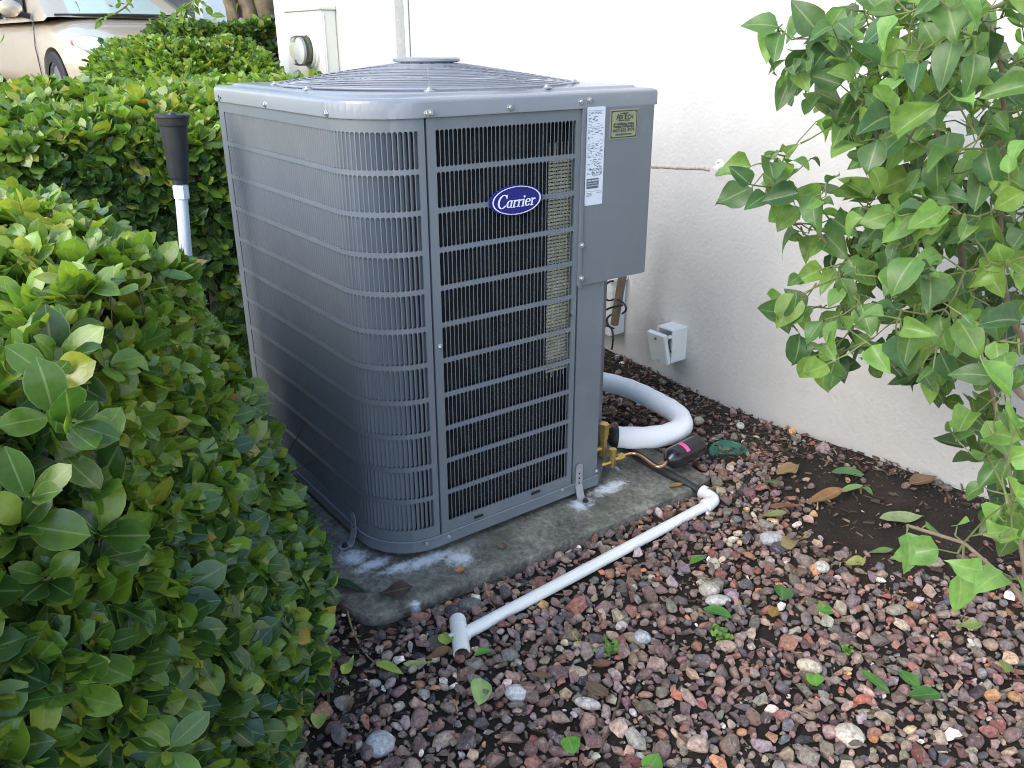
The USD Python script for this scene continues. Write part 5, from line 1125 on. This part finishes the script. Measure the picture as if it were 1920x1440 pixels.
hl = trimesh.creation.icosphere(3); hv = hl.vertices * [.13, .22, .085]
hv = hv @ trimesh.transformations.euler_matrix(.15, 0, .45)[:3, :3].T + [-.70, .20, .715]
hlo = obj('headlight', T(car_xf(hv), hl.faces), 'lamp_clear', car, smooth=True)
obj('indicator', T(car_xf(hl.vertices * [.035, .05, .03] + [-.825, .33, .735]), hl.faces), 'lamp_red', hlo, smooth=True)
obj('headlight', T(car_xf(hv * [-1, 1, 1]), hl.faces[:, ::-1]), 'lamp_clear', car, smooth=True)
for wy in (.92, 3.62):
    for sx in (-1, 1):
        wc = car_xf(np.array([sx * .80, wy, .33])); wd = car_xf(np.array([sx * .9, wy, .33])) - wc
        w_ = obj('wheel', lathe(wc - wd / np.linalg.norm(wd) * .1, wd, [(0, .2), (0, .30), (.02, .325), (.18, .325), (.20, .30), (.20, .22)], 28), 'tyre', car, smooth=30)
        obj('rim', [lathe(wc, wd, [(.085, .225), (.08, .20), (.06, .19), (.06, .06), (.075, .05), (.075, 0)], 28)], 'rim', w_, smooth=30)
obj('door_line', tube(car_xf(np.array([(-.905, 1.35, .35), (-.91, 1.38, .7), (-.86, 1.45, .97)])), .006, 4), 'car_dark', car)

cp = thing('carport', 'grey building with a white post beyond the parked car', 'building')
def wl(u, t): q = ont(u, 30, t); return q
pq = wl(388, 12.0); obj('post', bx((pq[0] - .06, pq[1], .3), (pq[0] + .34, pq[1] + .28, 4.2), .01), 'far_white', cp)
obj('back_wall', bx((-3, 15.0, .3), (12, 15.2, 4.4)), 'far_wall', cp)
obj('side_wall', bx((pq[0] + .6, pq[1] + .6, .3), (12, pq[1] + .8, 4.4)), 'far_shade', cp)
obj('roof', bx((pq[0] - .4, pq[1] - .3, 4.2), (12, 15.2, 4.45), .02), 'far_wall', cp)
tr = thing('multi_trunk_tree', 'tree with several leaning bare trunks behind the wall corner', 'tree')
for pl, rd in ((((418, -120), (428, -10), (441, 40), (452, 90)), .052), (((440, -120), (458, 0), (472, 55), (478, 110)), .062), (((470, -100), (496, 10), (506, 60), (512, 110)), .074), (((418, -140), (452, -30), (464, 30), (474, 90)), .034)):
    P = np.array([ont(u, v, 7.3) for u, v in pl]); P = np.vstack([P, P[-1] + [0.02, .02, -1.0]]); s = spline(P, 22); s = s + np.random.default_rng(int(rd * 1e3)).normal(0, .008, s.shape)
    obj('trunk', tube(s, rd * (1 + .12 * np.random.default_rng(5).normal(size=22) * .5), 14), 'bark', tr, smooth=True)
rv = np.random.default_rng(91); nC = 2600; cC = ont(470, -330, 7.6); P = cC + rv.normal(0, 1, (nC, 3)) * [.9, .9, .45]
Lc = leaves(P, rand_dirs(rv, nC), rand_dirs(rv, nC) + [0, 0, .6], np.full(nC, .10), np.full(nC, .055), rv.normal(.2, .3, nC), np.full(nC, .2), MID[rv.integers(4, size=nC)], 'oval', 3, 4)
m, uv, c_ = join_leaves([Lc]); obj('crown', m, 'bush_leaf', tr, smooth=True, uv=uv, col=c_)
vn = thing('hanging_spray', 'two thin leafy sprays hanging down in front of the car', 'vine')
r = np.random.default_rng(95); P, A = [], []
for pl in ([(262, -80), (246, 0), (228, 18), (205, 30), (182, 40)], [(400, -80), (372, -6), (350, 10), (325, 28), (306, 40)], [(372, -6), (352, 20), (330, 45), (322, 52)]):
    s = spline([ont(u, v, 4.6) for u, v in pl], 30); obj('stem', tube(s, .004, 5), 'twig_green', vn)
    for q in s[4:]:
        for _ in range(1): P.append(q + r.normal(0, .012, 3)); A.append(unit(r.normal(0, 1, 3) + [0, 0, -.4]))
P, A = np.array(P), np.array(A); n = len(P); l = r.uniform(.028, .052, n)
m, uv, c_ = join_leaves([leaves(P, A, unit(r.normal(0, .6, (n, 3)) + [0, -.3, .8]), l, l * .55, r.normal(.3, .3, n), np.full(n, .2), MID[r.integers(4, size=n)] * 1.1, 'point', 3, 5)])
obj('leaf_sprays', m, 'bush_leaf', vn, smooth=True, uv=uv, col=c_)
